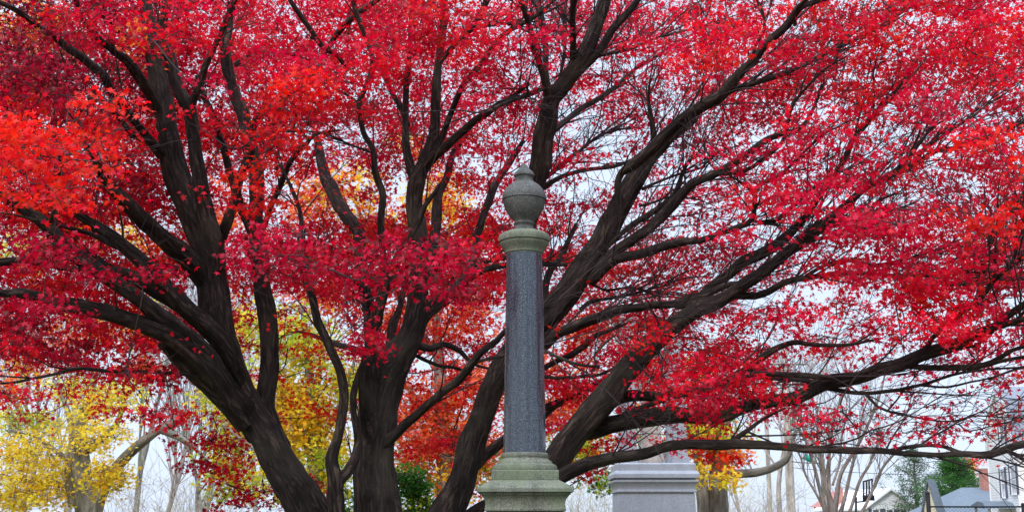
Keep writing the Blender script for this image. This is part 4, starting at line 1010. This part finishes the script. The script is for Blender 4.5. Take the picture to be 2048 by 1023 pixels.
# bare trees
bare = 'leafless trees beyond the cemetery'
for lab, px, D, h, r, lev in [('bare grey tree far left behind the yellow leaves', 40, 58, 11, .22, 3), ('pale bare tree between the yellow tree and the broken limb', 265, 52, 9, .18, 3),
        ('bare tree with tangled twigs left of the golden tree', 330, 48, 8, .16, 3), ('tall thin bare tree just left of the golden tree', 405, 56, 10, .2, 3), ('bare twiggy tree behind the yellow tree trunk', 130, 66, 13, .22, 3), ('slim bare tree below the broken limb tip', 385, 40, 5.5, .1, 3), ('bare tree behind the golden tree', 520, 62, 10, .2, 3),
        ('bare twiggy tree right of the grey trunk', 1490, 50, 5.5, .12, 3), ('bare tree behind the grey monument pedestal', 1290, 64, 9, .2, 3), ('bare tree between the two pale poles', 1560, 62, 8.5, .16, 3), ('small bare tree left of the white gabled house', 1665, 70, 9, .18, 3)]:
    bare_tree('bare_tree', lab, px, D, h, r, M_BARK_GREY if px % 2 else M_BARK_PALE, lev, bare, 1, .6, (6, 8))
# multi-stemmed bare tree on the right, traced
BD = 33.0
sk, nd_, dr_ = px_skel([
 [(1668, 1250, 40), (1668, 1100, 34), (1665, 1023, 26), (1650, 960, 14), (1640, 900, 12), (1610, 860, 9), (1590, 810, 7), (1575, 770, 4)],
 [(1655, 1040, 22), (1640, 980, 13), (1628, 930, 11), (1612, 880, 9), (1600, 820, 7), (1590, 780, 4)],
 [(1660, 1030, 16), (1658, 950, 11), (1660, 900, 9), (1668, 840, 8), (1685, 790, 6), (1700, 760, 4)],
 [(1668, 1030, 22), (1678, 960, 15), (1690, 930, 14), (1715, 890, 12), (1735, 850, 10), (1752, 810, 9), (1765, 770, 7), (1772, 730, 4)],
 [(1670, 1060, 18), (1688, 1000, 13), (1702, 940, 11), (1716, 890, 8), (1725, 830, 6), (1740, 790, 4)],
 [(1674, 1080, 18), (1700, 1020, 13), (1720, 960, 10), (1738, 930, 9), (1750, 900, 8), (1775, 860, 6), (1805, 830, 5), (1830, 800, 3)],
 [(1676, 1100, 18), (1725, 1020, 12), (1745, 980, 10), (1765, 935, 9), (1790, 905, 8), (1815, 880, 5), (1840, 850, 4)],
 [(1664, 1060, 12), (1640, 1000, 9), (1612, 950, 8), (1600, 910, 6), (1585, 880, 4)],
 [(1665, 970, 9), (1680, 920, 8), (1684, 870, 7), (1700, 820, 5), (1728, 790, 4)]], BD)
sk = [(p, r * .56, s, f) for p, r, s, f in sk]
for p, r, s, f in list(sk):
    for k in range(12):
        i = rng.integers(int(len(p) * .35), len(p) - 1); d = p[i + 1] - p[i]; d /= np.linalg.norm(d)
        a = rng.normal(size=3); grow(p[i], d + a * .42 + np.array([0, 0, .3]), rng.uniform(.8, 1.7), min(.012, r[i] * .5), 1, sk, .3, .5, (3, 5), .09, .0035, .3)
free_tree('multistem_tree', 'bare grey tree of many slender fanning stems, left of the white gabled house', 'tree', tuple(P(1668, 1043, BD) * np.array([1, 1, 0])), sk, bark_material('pinkish_bark', (0.10, 0.075, 0.065), (0.24, 0.19, 0.16), (0.36, 0.31, 0.28), .6, .3))
# branchy brush at eye level
def brush(label, px, D, w, h, n, matt, grp='low leafless bushes at the cemetery edge'):
    b = P(px, 1043, D); out_ = []
    for k in range(n):
        a = rng.uniform(0, 6.28); x = b[0] + rng.normal(0, w * .25)
        grow((x, D + rng.normal(0, .3), -.1), (math.cos(a) * .45, math.sin(a) * .45, 1), h * rng.uniform(.6, 1), .018, 2, out_, .1, .7, (4, 6), .12, .004, .25)
    free_tree('bush', label, 'bush', (b[0], D, 0), out_, matt, group=grp, wood='stems')
M_STRAW = plain('straw_twigs', (0.42, 0.38, 0.27), .9, .3, 2)
brush('straw-coloured twiggy bush between the column and the grey pedestal', 1190, 40, 3, 2.9, 26, M_STRAW)
brush('grey twiggy bush right of the grey pedestal', 1420, 42, 3.5, 3.3, 24, M_STRAW)
brush('pale twiggy bush under the bare tree right of the grey trunk', 1490, 40, 3, 2.6, 18, M_BARK_PALE)
brush('straw bush low behind the middle maple stem', 850, 34, 3, 2.2, 26, M_STRAW)
brush('pale bush below the broken limb at left', 330, 40, 3, 3.2, 20, M_BARK_PALE)
brush('pale bush left of the golden tree', 430, 38, 2.6, 2.6, 18, M_STRAW)

# conifers
def conifer(name, label, cat, px, D, top_py, w_px, pal, mix, n, wispy=False):
    b = P(px, 1043, D); H = P(px, top_py, D)[2]
    e = empty(name, label, cat, (b[0], D, 0)); t_ = Tubes()
    p = np.array([(b[0], D, z) for z in np.linspace(-.2, H, 14)]); p[:, :2] += rng.normal(0, .04, (14, 2)); t_.add(p, np.linspace(.22, .02, 14), 10, .05)
    L = Leaves('plain'); Wm = w_px * PXM(980, D) / 2
    for k in range(n):
        f = rng.uniform(0.10, 1.0); z = H * f; rad_ = Wm * (1 - f ** 4) ** .7 * rng.uniform(.3, 1.0) * (.8 + .25 * math.sin(f * 21)) * (rng.uniform(.6, 1.2) if wispy else 1)
        a = rng.uniform(0, 6.28); c = np.array([b[0] + math.cos(a) * rad_, D + math.sin(a) * rad_, z + rng.normal(0, .1)])
        spray(L, c, .38, .26, .12, 34, pal if rng.uniform() < .7 else mix, .075, (math.cos(a) * .4, math.sin(a) * .4, .6), mix, .3)
        if k % 3 == 0:
            t_.add(np.array([(b[0], D, z - .25 * rad_), (c + np.array([b[0], D, z - .1])) / 2, c]), np.array([.035, .025, .01]), 4, 0, False)
    t_.build('trunk', M_BARK_GREY, e); L.build('crown', M_LEAF_BG, e)
conifer('pine_tree', 'bushy green pine left of the brick chimney', 'tree', 1916, 82, 912, 190, 'pine', 'green', 1000)
conifer('spruce_tree', 'thin grey-green conifer behind the small peaked roof', 'tree', 1836, 90, 898, 190, 'greypine', 'pine', 330, True)
of = empty('orange_tree', 'small orange-leaved tree top showing above the pine', 'tree', tuple(P(1948, 1043, 90) * np.array([1, 1, 0])))
sk, nd_, dr_ = px_skel([[(1948, 1100, 10), (1947, 1000, 9), (1945, 940, 5)]], 90)
t_ = Tubes()
for p, r, s, f in sk: t_.add(p, r, s, f)
t_.build('trunk', M_BARK_GREY, of)
leafy(of, nd_, dr_, [(1946, 922, 26, 10, 88, 1, 16, 'orange', 'scarlet'), (1935, 935, 34, 12, 88, 1, 14, 'orange', 'gold')], .10, 'plain', None, None, 30, (.4, .7), .15)

# ================================================================== houses
def siding(name, col, pitch=0.13):
    m, n, o = mat_new(name)
    tcn = N(n, 'ShaderNodeTexCoord'); sp = N(n, 'ShaderNodeSeparateXYZ'); n.links.new(tcn.outputs['Object'], sp.inputs[0])
    a = N(n, 'ShaderNodeMath', operation='MULTIPLY'); n.links.new(sp.outputs['Z'], a.inputs[0]); a.inputs[1].default_value = 1 / pitch
    f = N(n, 'ShaderNodeMath', operation='FRACT'); n.links.new(a.outputs[0], f.inputs[0])
    c = ramp(n, f.outputs[0], [(0.0, tuple(v * .45 for v in col)), (0.10, tuple(v * .6 for v in col)), (0.16, col), (1.0, tuple(min(1, v * 1.03) for v in col))])
    z = N(n, 'ShaderNodeTexNoise', Scale=1.5, Detail=5); n.links.new(tcn.outputs['Object'], z.inputs['Vector'])
    c2 = ramp(n, z.outputs['Fac'], [(.3, (.88, .88, .88)), (.7, (1, 1, 1))])
    mm = N(n, 'ShaderNodeMix', data_type='RGBA', blend_type='MULTIPLY'); mm.inputs[0].default_value = 1; n.links.new(c, mm.inputs[6]); n.links.new(c2, mm.inputs[7])
    p = N(n, 'ShaderNodeBsdfPrincipled', Roughness=.6); n.links.new(mm.outputs[2], p.inputs['Base Color'])
    bp = N(n, 'ShaderNodeBump', Strength=.6, Distance=.02); n.links.new(f.outputs[0], bp.inputs['Height']); n.links.new(bp.outputs[0], p.inputs['Normal'])
    n.links.new(p.outputs[0], o.inputs['Surface']); return m
def brick():
    m, n, o = mat_new('red_brick'); tcn = N(n, 'ShaderNodeTexCoord')
    sp = N(n, 'ShaderNodeSeparateXYZ'); n.links.new(tcn.outputs['Object'], sp.inputs[0]); ad = N(n, 'ShaderNodeMath', operation='ADD'); n.links.new(sp.outputs['X'], ad.inputs[0]); n.links.new(sp.outputs['Y'], ad.inputs[1])
    cb = N(n, 'ShaderNodeCombineXYZ'); n.links.new(ad.outputs[0], cb.inputs['X']); n.links.new(sp.outputs['Z'], cb.inputs['Y'])
    b = N(n, 'ShaderNodeTexBrick', Scale=1.0); b.inputs['Brick Width'].default_value = .21; b.inputs['Row Height'].default_value = .075; b.inputs['Mortar Size'].default_value = .008
    b.inputs['Color1'].default_value = (.42, .12, .07, 1); b.inputs['Color2'].default_value = (.30, .08, .05, 1); b.inputs['Mortar'].default_value = (.4, .36, .32, 1)
    n.links.new(cb.outputs[0], b.inputs['Vector']); p = N(n, 'ShaderNodeBsdfPrincipled', Roughness=.9); n.links.new(b.outputs['Color'], p.inputs['Base Color']); n.links.new(p.outputs[0], o.inputs['Surface']); return m
M_SIDE = siding('cream_siding', (0.90, 0.86, 0.83)); M_WHITE = siding('white_siding', (0.85, 0.85, 0.85)); M_YEL = siding('pale_yellow_siding', (0.68, 0.60, 0.42))
M_TRIM = plain('white_trim', (0.78, 0.78, 0.80), .5, .04); M_SLATE = plain('slate_roof', (0.17, 0.18, 0.21), .8, .25, 9, bump=.3); M_BLUEROOF = plain('blue_grey_shingles', (0.12, 0.145, 0.17), .85, .2, 8, bump=.3)
M_GLASS = plain('window_glass', (0.07, 0.08, 0.10), .08, .2, 2, spec=.8); M_SHUT = plain('charcoal_shutter', (0.09, 0.09, 0.12), .6, .15); M_BRICK = brick(); M_BLACK = plain('black_metal', (0.008, 0.008, 0.009), .6, .3, 8, spec=.25)
M_TEAL = plain('teal_awning', (0.05, 0.16, 0.16), .5, .2); M_PINKROOF = plain('faded_red_roof', (0.42, 0.17, 0.15), .85, .2, 6)

def frame_pts(O, u, w):
    """a local frame: O origin, u along the facade, w outward; returns world from (s, out, z)"""
    O, u, w = np.array(O, float), np.array(u, float), np.array(w, float)
    return lambda s, o, z: O + u * s + w * o + np.array([0, 0, z])
def prism(fr, poly, o0, o1):
    """extrude polygon [(s,z)] from out=o0 to out=o1, fan-free n-gon mesh via bmesh"""
    bm = bmesh.new(); a = [bm.verts.new(fr(s, o0, z)) for s, z in poly]; b = [bm.verts.new(fr(s, o1, z)) for s, z in poly]
    bm.faces.new(a[::-1]); bm.faces.new(b)
    for i in range(len(poly)): bm.faces.new((a[i], a[(i + 1) % len(poly)], b[(i + 1) % len(poly)], b[i]))
    bmesh.ops.recalc_face_normals(bm, faces=bm.faces)
    return bm
def bput(name, bms, mat, parent, label=None):
    me = bpy.data.meshes.new(name); bm = bmesh.new()
    for b in bms:
        tmp = bpy.data.meshes.new('tmp'); b.to_mesh(tmp); bm.from_mesh(tmp); b.free(); bpy.data.meshes.remove(tmp)
    bm.to_mesh(me); bm.free(); return put(name, me, mat, parent, label)
def rect(fr, s0, s1, z0, z1, o0, o1): return prism(fr, [(s0, z0), (s1, z0), (s1, z1), (s0, z1)], o0, o1)
def window(fr, s0, s1, z0, z1, parent, shutters=True, shw=.32, glass=None):
    zm = (z0 + z1) / 2
    f = bput('window', [rect(fr, s0 - .09, s0, z0 - .1, z1 + .12, -.02, .05), rect(fr, s1, s1 + .09, z0 - .1, z1 + .12, -.02, .05), rect(fr, s0, s1, z1, z1 + .12, -.02, .06), rect(fr, s0, s1, z0 - .1, z0, -.02, .09), rect(fr, s0, s1, zm - .03, zm + .03, -.01, .035)], M_TRIM, parent)
    bput('pane', [rect(fr, s0, s1, z0, z1, -.04, .008)], M_GLASS, f)
    if shutters:
        for a, b in ((s0 - .09 - shw, s0 - .095), (s1 + .095, s1 + .09 + shw)):
            bput('shutter', [rect(fr, a, b, z0 - .08, z1 + .1, .001, .05)] + [rect(fr, a + .03, b - .03, z, z + .02, .05, .06) for z in np.arange(z0, z1, .12)], M_SHUT, parent)

# cream house with a gambrel roof at the right edge
A = P(2040, 1000, 61); A[2] = 0
az = R(11.9); u = np.array([math.sin(az), math.cos(az), 0]); wv = np.array([-math.cos(az), math.sin(az), 0])
Wd = 8.6
fr = frame_pts(A, u, wv)                       # s = 0 at the near corner, runs away; outward is to the left
h1 = empty('cream_house', 'cream clapboard house with gambrel slate roof and dark shutters at the right edge', 'house', tuple(A))
def zpx(px, py, s):                            # height on the gable wall of a pixel at distance s along it
    q = A + u * s; return P(px, py, q[1])[2]
def s_of(px):                                  # where along the wall a pixel column falls
    a = (px - 1024) / F; best = min(np.linspace(-1, 11, 2400), key=lambda s: abs(proj(A + u * s + np.array([0, 0, 5]))[0] - px)); return best
z_e = zpx(2038, 892, 0.1); z_k = zpx(2024, 806, 1.9); z_p = zpx(2003, 779, Wd / 2)
gpoly = [(0, -0.2), (Wd, -0.2), (Wd, z_e), (Wd - 1.5, z_k), (Wd / 2, z_p), (1.5, z_k), (0, z_e)]
bput('wall', [prism(fr, gpoly, -11, 0)], M_SIDE, h1)
rt = .16
def slope(fr, s0, z0, s1, z1, o0, o1, t=.16):
    n = np.array([-(z1 - z0), s1 - s0]); n = n / np.linalg.norm(n) * t
    return prism(fr, [(s0, z0), (s1, z1), (s1 + n[0], z1 + n[1]), (s0 + n[0], z0 + n[1])], o0, o1)
def sl2(s0, z0, s1, z1, m):                     # roof board lying on the outside of the wall slope
    n = np.array([-(z1 - z0), s1 - s0]); n = n / np.linalg.norm(n)
    if n[1] < 0: n = -n
    e = .004; a = (s0 + n[0] * e, z0 + n[1] * e); b = (s1 + n[0] * e, z1 + n[1] * e); return prism(fr, [a, b, (b[0] + n[0] * m, b[1] + n[1] * m), (a[0] + n[0] * m, a[1] + n[1] * m)], -11.3, .085)
bput('roof', [sl2(-.22, z_e - .3, 1.5, z_k, .15), sl2(1.5, z_k, Wd / 2, z_p, .14), sl2(Wd / 2, z_p, Wd - 1.5, z_k, .13), sl2(Wd - 1.5, z_k, Wd + .22, z_e - .3, .15)], M_SLATE, h1)
def rake(s0, z0, s1, z1):
    n = np.array([-(z1 - z0), s1 - s0]); n = n / np.linalg.norm(n)
    if n[1] < 0: n = -n
    return prism(fr, [(s0 - n[0] * .22, z0 - n[1] * .22), (s1 - n[0] * .22, z1 - n[1] * .22), (s1 - n[0] * .003, z1 - n[1] * .003), (s0 - n[0] * .003, z0 - n[1] * .003)], .004, .10)
bput('rake_board', [rake(0, z_e, 1.5, z_k), rake(1.5, z_k, Wd / 2, z_p), rake(Wd / 2, z_p, Wd - 1.5, z_k), rake(Wd - 1.5, z_k, Wd, z_e)], M_TRIM, h1)
for a_, b_ in ((0, .2), (Wd - .2, Wd)): bput('corner_board', [rect(fr, a_, b_, 0, z_e - .2, .003, .04)], M_TRIM, h1)
for (pa, pb, y0, y1, mid) in [(1999.5, 2006, 992, 938, 0), (2019, 2028, 985, 930, 0)]:
    sa, sb = sorted((s_of(pa), s_of(pb))); zz0 = zpx(0, y0, (sa + sb) / 2); zz1 = zpx(0, y1, (sa + sb) / 2)
    window(fr, sa, sb, zz0, zz1, h1, True, .42)
window(fr, s_of(2013), s_of(2004), zpx(0, 893, 4.2), zpx(0, 850, 4.2), h1, True, .4)
# dormer and porch on its street side
frs = frame_pts(A, -wv, -u)                    # facade facing the camera: s runs right, outward towards the camera
bput('eave', [rect(frs, -.25, 11, z_e - .35, z_e - .15, .02, .35)], M_TRIM, h1)
for s in (1.2, 4.2, 7.4):
    window(frs, s, s + .95, z_e - 2.2, z_e - .7, h1, True, .35)
bput('awning', [prism(frame_pts(A + u * 0.2, -u, -wv), [(0.1, z_e + .35), (1.3, z_e + .1), (1.3, z_e + .2), (0.1, z_e + 1.2)], .9, 3.2)], M_TEAL, h1)
bput('porch_roof', [prism(fr, [(1.2, zpx(0, 1016, 2)), (6.4, zpx(0, 1012, 5)), (6.0, zpx(0, 1008, 5)), (3.8, zpx(0, 1001, 4)), (2.0, zpx(0, 1004, 2))], .004, 1.4)], M_BLUEROOF, h1)
for s in (1.6, 6.0): bput('porch_post', [rect(fr, s, s + .14, 0, zpx(0, 1013, s) - .02, 1.1, 1.24)], M_TRIM, h1)

# low house with blue-grey roof and a brick chimney
D2 = 72.0
def facade(px, D, ang=0): O = P(px, 1043, D); O[2] = 0; a = R(ang); return frame_pts(O, (math.cos(a), math.sin(a), 0), (math.sin(a), -math.cos(a), 0)), O
f2, O2 = facade(1975, D2, 0); k2 = PXM(1000, D2)
h2 = empty('low_house', 'low house with blue-grey shingle roof left of the cream house', 'house', tuple(O2))
zr = P(1975, 974, D2)[2]; ze = P(1910, 1026, D2)[2]
bput('wall', [rect(f2, -2.1, 4.5, -.2, ze, -7, 0)], M_WHITE, h2)
def roof_hip(f, s0, s1, z0, s2, s3, z1, o0, o1, t=0.12):
    bm = bmesh.new(); om = (o0 + o1) / 2
    v = [bm.verts.new(f(*q)) for q in ((s0, o1, z0), (s1, o1, z0), (s1, o0, z0), (s0, o0, z0), (s2, om, z1), (s3, om, z1))]
    for ix in ((0, 1, 5, 4), (1, 2, 5), (2, 3, 4, 5), (3, 0, 4), (3, 2, 1, 0)): bm.faces.new([v[i] for i in ix])
    return bm
bput('roof', [roof_hip(f2, -2.5, 4.8, ze + .003, -.1, 3.0, zr + .1, -7.4, .4)], M_BLUEROOF, h2)
zt = P(1972, 934, D2)[2]
ch = bput('chimney', [rect(f2, 1.02, 1.48, zr - 1.6, zt, -3.6, -3.0), rect(f2, .99, 1.51, zt + .002, zt + .08, -3.63, -2.97)], M_BRICK, h2)

# white gabled house, further left
D3 = 92.0
f3, O3 = facade(1783, D3, 8)
h3 = empty('white_house', 'small white gabled house with dark shutters behind the bare many-stemmed tree', 'house', tuple(O3))
zp3 = P(1783, 979, D3)[2]; ze3 = P(1830, 1013, D3)[2]; w3 = 50 * PXM(1000, D3)
bput('wall', [prism(f3, [(-w3, -.2), (w3, -.2), (w3, ze3), (0, zp3), (-w3, ze3)], -9, 0)], M_WHITE, h3)
def gable_roof(f, w, ze_, zp_, o0, o1, t=.16, over=.35):
    sl = (zp_ - ze_) / w; e = .005
    L_ = [(-w - over, ze_ - over * sl + e), (0, zp_ + e), (0, zp_ + t), (-w - over, ze_ - over * sl + t)]
    R_ = [(-x, z) for x, z in L_][::-1]
    return [prism(f, L_, o0, o1), prism(f, R_, o0, o1)]
bput('roof', gable_roof(f3, w3, ze3, zp3, -9.3, .3), M_TRIM, h3)
for s in (-1.15, -.1, .95): window(f3, s - .22, s + .22, ze3 - 1.5, ze3 - .2, h3, True, .22)
bput('chimney', [rect(f3, -1.7, -1.3, zp3 - 1.0, zp3 + .35, -6, -5.4)], M_BRICK, h3)
f5, O5 = facade(1745, 97, 4)
h5 = empty('red_roof_house', 'house with faded red roof peeking behind the white gabled house', 'house', tuple(O5))
zz = P(1745, 985, 97)[2]; ww = 2.6
bput('wall', [rect(f5, -ww, ww, -.2, zz - 1, -6, 0)], M_WHITE, h5); bput('roof', [roof_hip(f5, -ww - .3, ww + .3, zz - .995, -ww + .6, ww - .6, zz + .2, -6.3, .3)], M_PINKROOF, h5)

# narrow pale yellow gable with dark roof
D4 = 66.0
f4, O4 = facade(1864, D4, -62)
h4 = empty('yellow_house', 'narrow pale yellow gable end with steep dark roof between white house and pine', 'house', tuple(O4))
zp4 = P(1862, 962, D4)[2]; ze4 = P(1862, 1018, D4)[2]; w4 = .48
bput('wall', [prism(f4, [(-w4, -.2), (w4, -.2), (w4, ze4), (0, zp4), (-w4, ze4)], -.3, 0)], M_YEL, h4)
bput('roof', gable_roof(f4, w4, ze4, zp4, -.42, .16, .12, .2), M_BLUEROOF, h4)

# ================================================================== fence, poles, wires, sign
FD = 26.0
xa, xb = P(1857, 1012, FD)[0], P(2075, 1012, FD)[0]; zf = P(1950, 1012, FD)[2]
fn = empty('chain_link_fence', 'black chain-link fence with top rail at the lower right edge', 'fence', (xa, FD, 0))
t_ = Tubes(); t_.add(np.array([(xa, FD, zf), ((xa + xb) / 2, FD, zf - .004), (xb, FD, zf)]), [.018] * 3, 10); t_.build('rail', M_BLACK, fn)
def post(x, top, r=.035):
    q = Tubes(); q.add(np.array([(x, FD, -.2), (x, FD, top * .5), (x, FD, top)]), [r] * 3, 12); q.add(np.array([(x, FD, top), (x, FD, top + .02), (x, FD, top + .05)]), [r * 1.15, r * 1.1, r * .3], 12); return q
post(xa, P(1857, 986, FD)[2], .045).build('post', M_BLACK, fn)
post(P(2046, 1012, FD)[0], zf + .03).build('post', M_BLACK, fn)
V, Q, n_ = [], [], 0
h_ = zf - .02; pit = .075; wr = .0022
W_ = xb - xa
for k in range(int((W_ + h_) / pit) + 1):
    for sgn in (1, -1):
        s0 = k * pit - h_; a0, z0, a1, z1 = s0, 0.05, s0 + h_, h_
        if a0 < 0: z0 += -a0; a0 = 0
        if a1 > W_: z1 -= a1 - W_; a1 = W_
        if a1 <= a0: continue
        xs = (xa + a0, xa + a1) if sgn > 0 else (xb - a0, xb - a1)
        y_ = FD + (.003 if sgn > 0 else -.003)
        for e_ in ((wr, 0), (0, wr)):
            V += [(xs[0] - e_[1], y_ - e_[0], z0 + 0), (xs[0] + e_[1], y_ + e_[0], z0), (xs[1] + e_[1], y_ + e_[0], z1), (xs[1] - e_[1], y_ - e_[0], z1)]
            Q.append((n_, n_ + 1, n_ + 2, n_ + 3)); n_ += 4
put('mesh', mesh_quads('mesh', np.array(V), np.array(Q)), M_BLACK, fn)

M_POLE = bark_material('weathered_pole', (0.30, 0.25, 0.21), (0.46, 0.40, 0.35), (0.56, 0.51, 0.46), .3, .2)
def utility(label, px, D, top_py, w):
    b = P(px, 1043, D); z = P(px, top_py, D)[2]; e = empty('utility_pole', label, 'pole', (b[0], D, 0), 'utility poles along the street')
    q = Tubes(); r = w * PXM(1000, D) / 2
    q.add(np.array([(b[0], D, -.3), (b[0] + .01, D, z * .5), (b[0], D, z)]), [r * 1.05, r, r * .8], 16, .01); q.build('pole', M_POLE, e)
    q = Tubes(); q.add(np.array([(b[0] - .9, D - r - .05, z - .6), (b[0], D - r - .05, z - .6), (b[0] + .9, D - r - .05, z - .6)]), [.05] * 3, 6); q.build('crossarm', M_POLE, e)
    for s in (-.8, -.3, .3, .8):
        q = Tubes(); q.add(np.array([(b[0] + s, D - r - .05, z - .56), (b[0] + s, D - r - .05, z - .47), (b[0] + s, D - r - .05, z - .42)]), [.035, .05, .02], 8); q.build('insulator', M_SLATE, e)
    return np.array([b[0], D, z])
p1 = utility('thick pale wooden utility pole beside the small teal street sign', 1583, 52, 700, 17)
p2 = utility('thinner pinkish utility pole left of the thick pale one', 1541, 66, 720, 9)
def wire(label, a, b, sag, r=.012):
    t__ = np.linspace(0, 1, 24)[:, None]; p = np.array(a) * (1 - t__) + np.array(b) * t__; p[:, 2] -= sag * 4 * (t__[:, 0] * (1 - t__[:, 0]))
    q = Tubes(); q.add(p, np.full(24, r), 6, 0, False); tag(q.build('cable', M_BLACK, None), label, 'cable')
wire('utility wire running right from the thick pale pole past the bare tree', P(1583, 934, 52), P(2150, 930, 60), .35)
wire('upper utility wire sloping down to the cream house roof', P(1583, 800, 52), P(2060, 842, 60.5), .5, .01)
# small teal sign hanging from a span wire by the pole
sg = P(1616, 915, 50)
se = empty('street_sign', 'small teal street sign on a bracket beside the thick pale pole', 'sign', tuple(sg))
q = Tubes(); q.add(np.array([P(1584, 922, 51.6), P(1600, 924, 50.6), P(1640, 926, 50)]), [.02, .02, .015], 6); q.build('bracket', M_BLACK, se)
V, Q = box(sg[0] - .17, sg[0] + .17, 49.98, 50.02, sg[2] - .12, sg[2] + .12); c_, s_ = math.cos(.45), math.sin(.45)
Vr = V.copy(); Vr[:, 0] = sg[0] + (V[:, 0] - sg[0]) * c_ + (V[:, 2] - sg[2]) * s_; Vr[:, 2] = sg[2] - (V[:, 0] - sg[0]) * s_ + (V[:, 2] - sg[2]) * c_
put('plate', mesh_quads('plate', Vr, Q), plain('teal_sign', (0.01, 0.28, 0.22), .4, .05), se)
q = Tubes(); q.add(np.array([sg + [0, 0, .1], sg + [0, 0, -.02], P(1616, 925, 50)]), [.008] * 3, 5); q.build('hanger', M_BLACK, se)

# black frame of upright bars carried on a dark post
BX = 48.0
fe = empty('metal_rack', 'black metal rack of upright bars on a thin dark post by the white house', 'rack', tuple(P(1712, 1043, BX) * np.array([1, 1, 0])))
def bar(name, pts, r):
    q = Tubes(); q.add(np.array([P(x, y, BX) for x, y in pts]), [r] * len(pts), 8); q.build(name, M_BLACK, fe)
bar('post', [(1712, 1160), (1712, 1060), (1712, 993)], .045)
bar('arm', [(1712, 1003), (1724, 1002), (1738, 999)], .03)
for x, y0, y1 in ((1727, 962, 996), (1733, 960, 996), (1738, 958, 996), (1744, 956, 993)): bar('bar', [(x, y1), (x + .4, (y0 + y1) / 2), (x, y0)], .035)
bar('crosspiece', [(1726, 962), (1734, 960), (1745, 957)], .03)
a = P(1727, 1000, BX); b = P(1747, 989, BX)
o = put('tray', mesh_quads('tray', *box(a[0], b[0], BX - .15, BX + .15, a[2], b[2])), M_BLACK, fe)
bevel(o, .02)
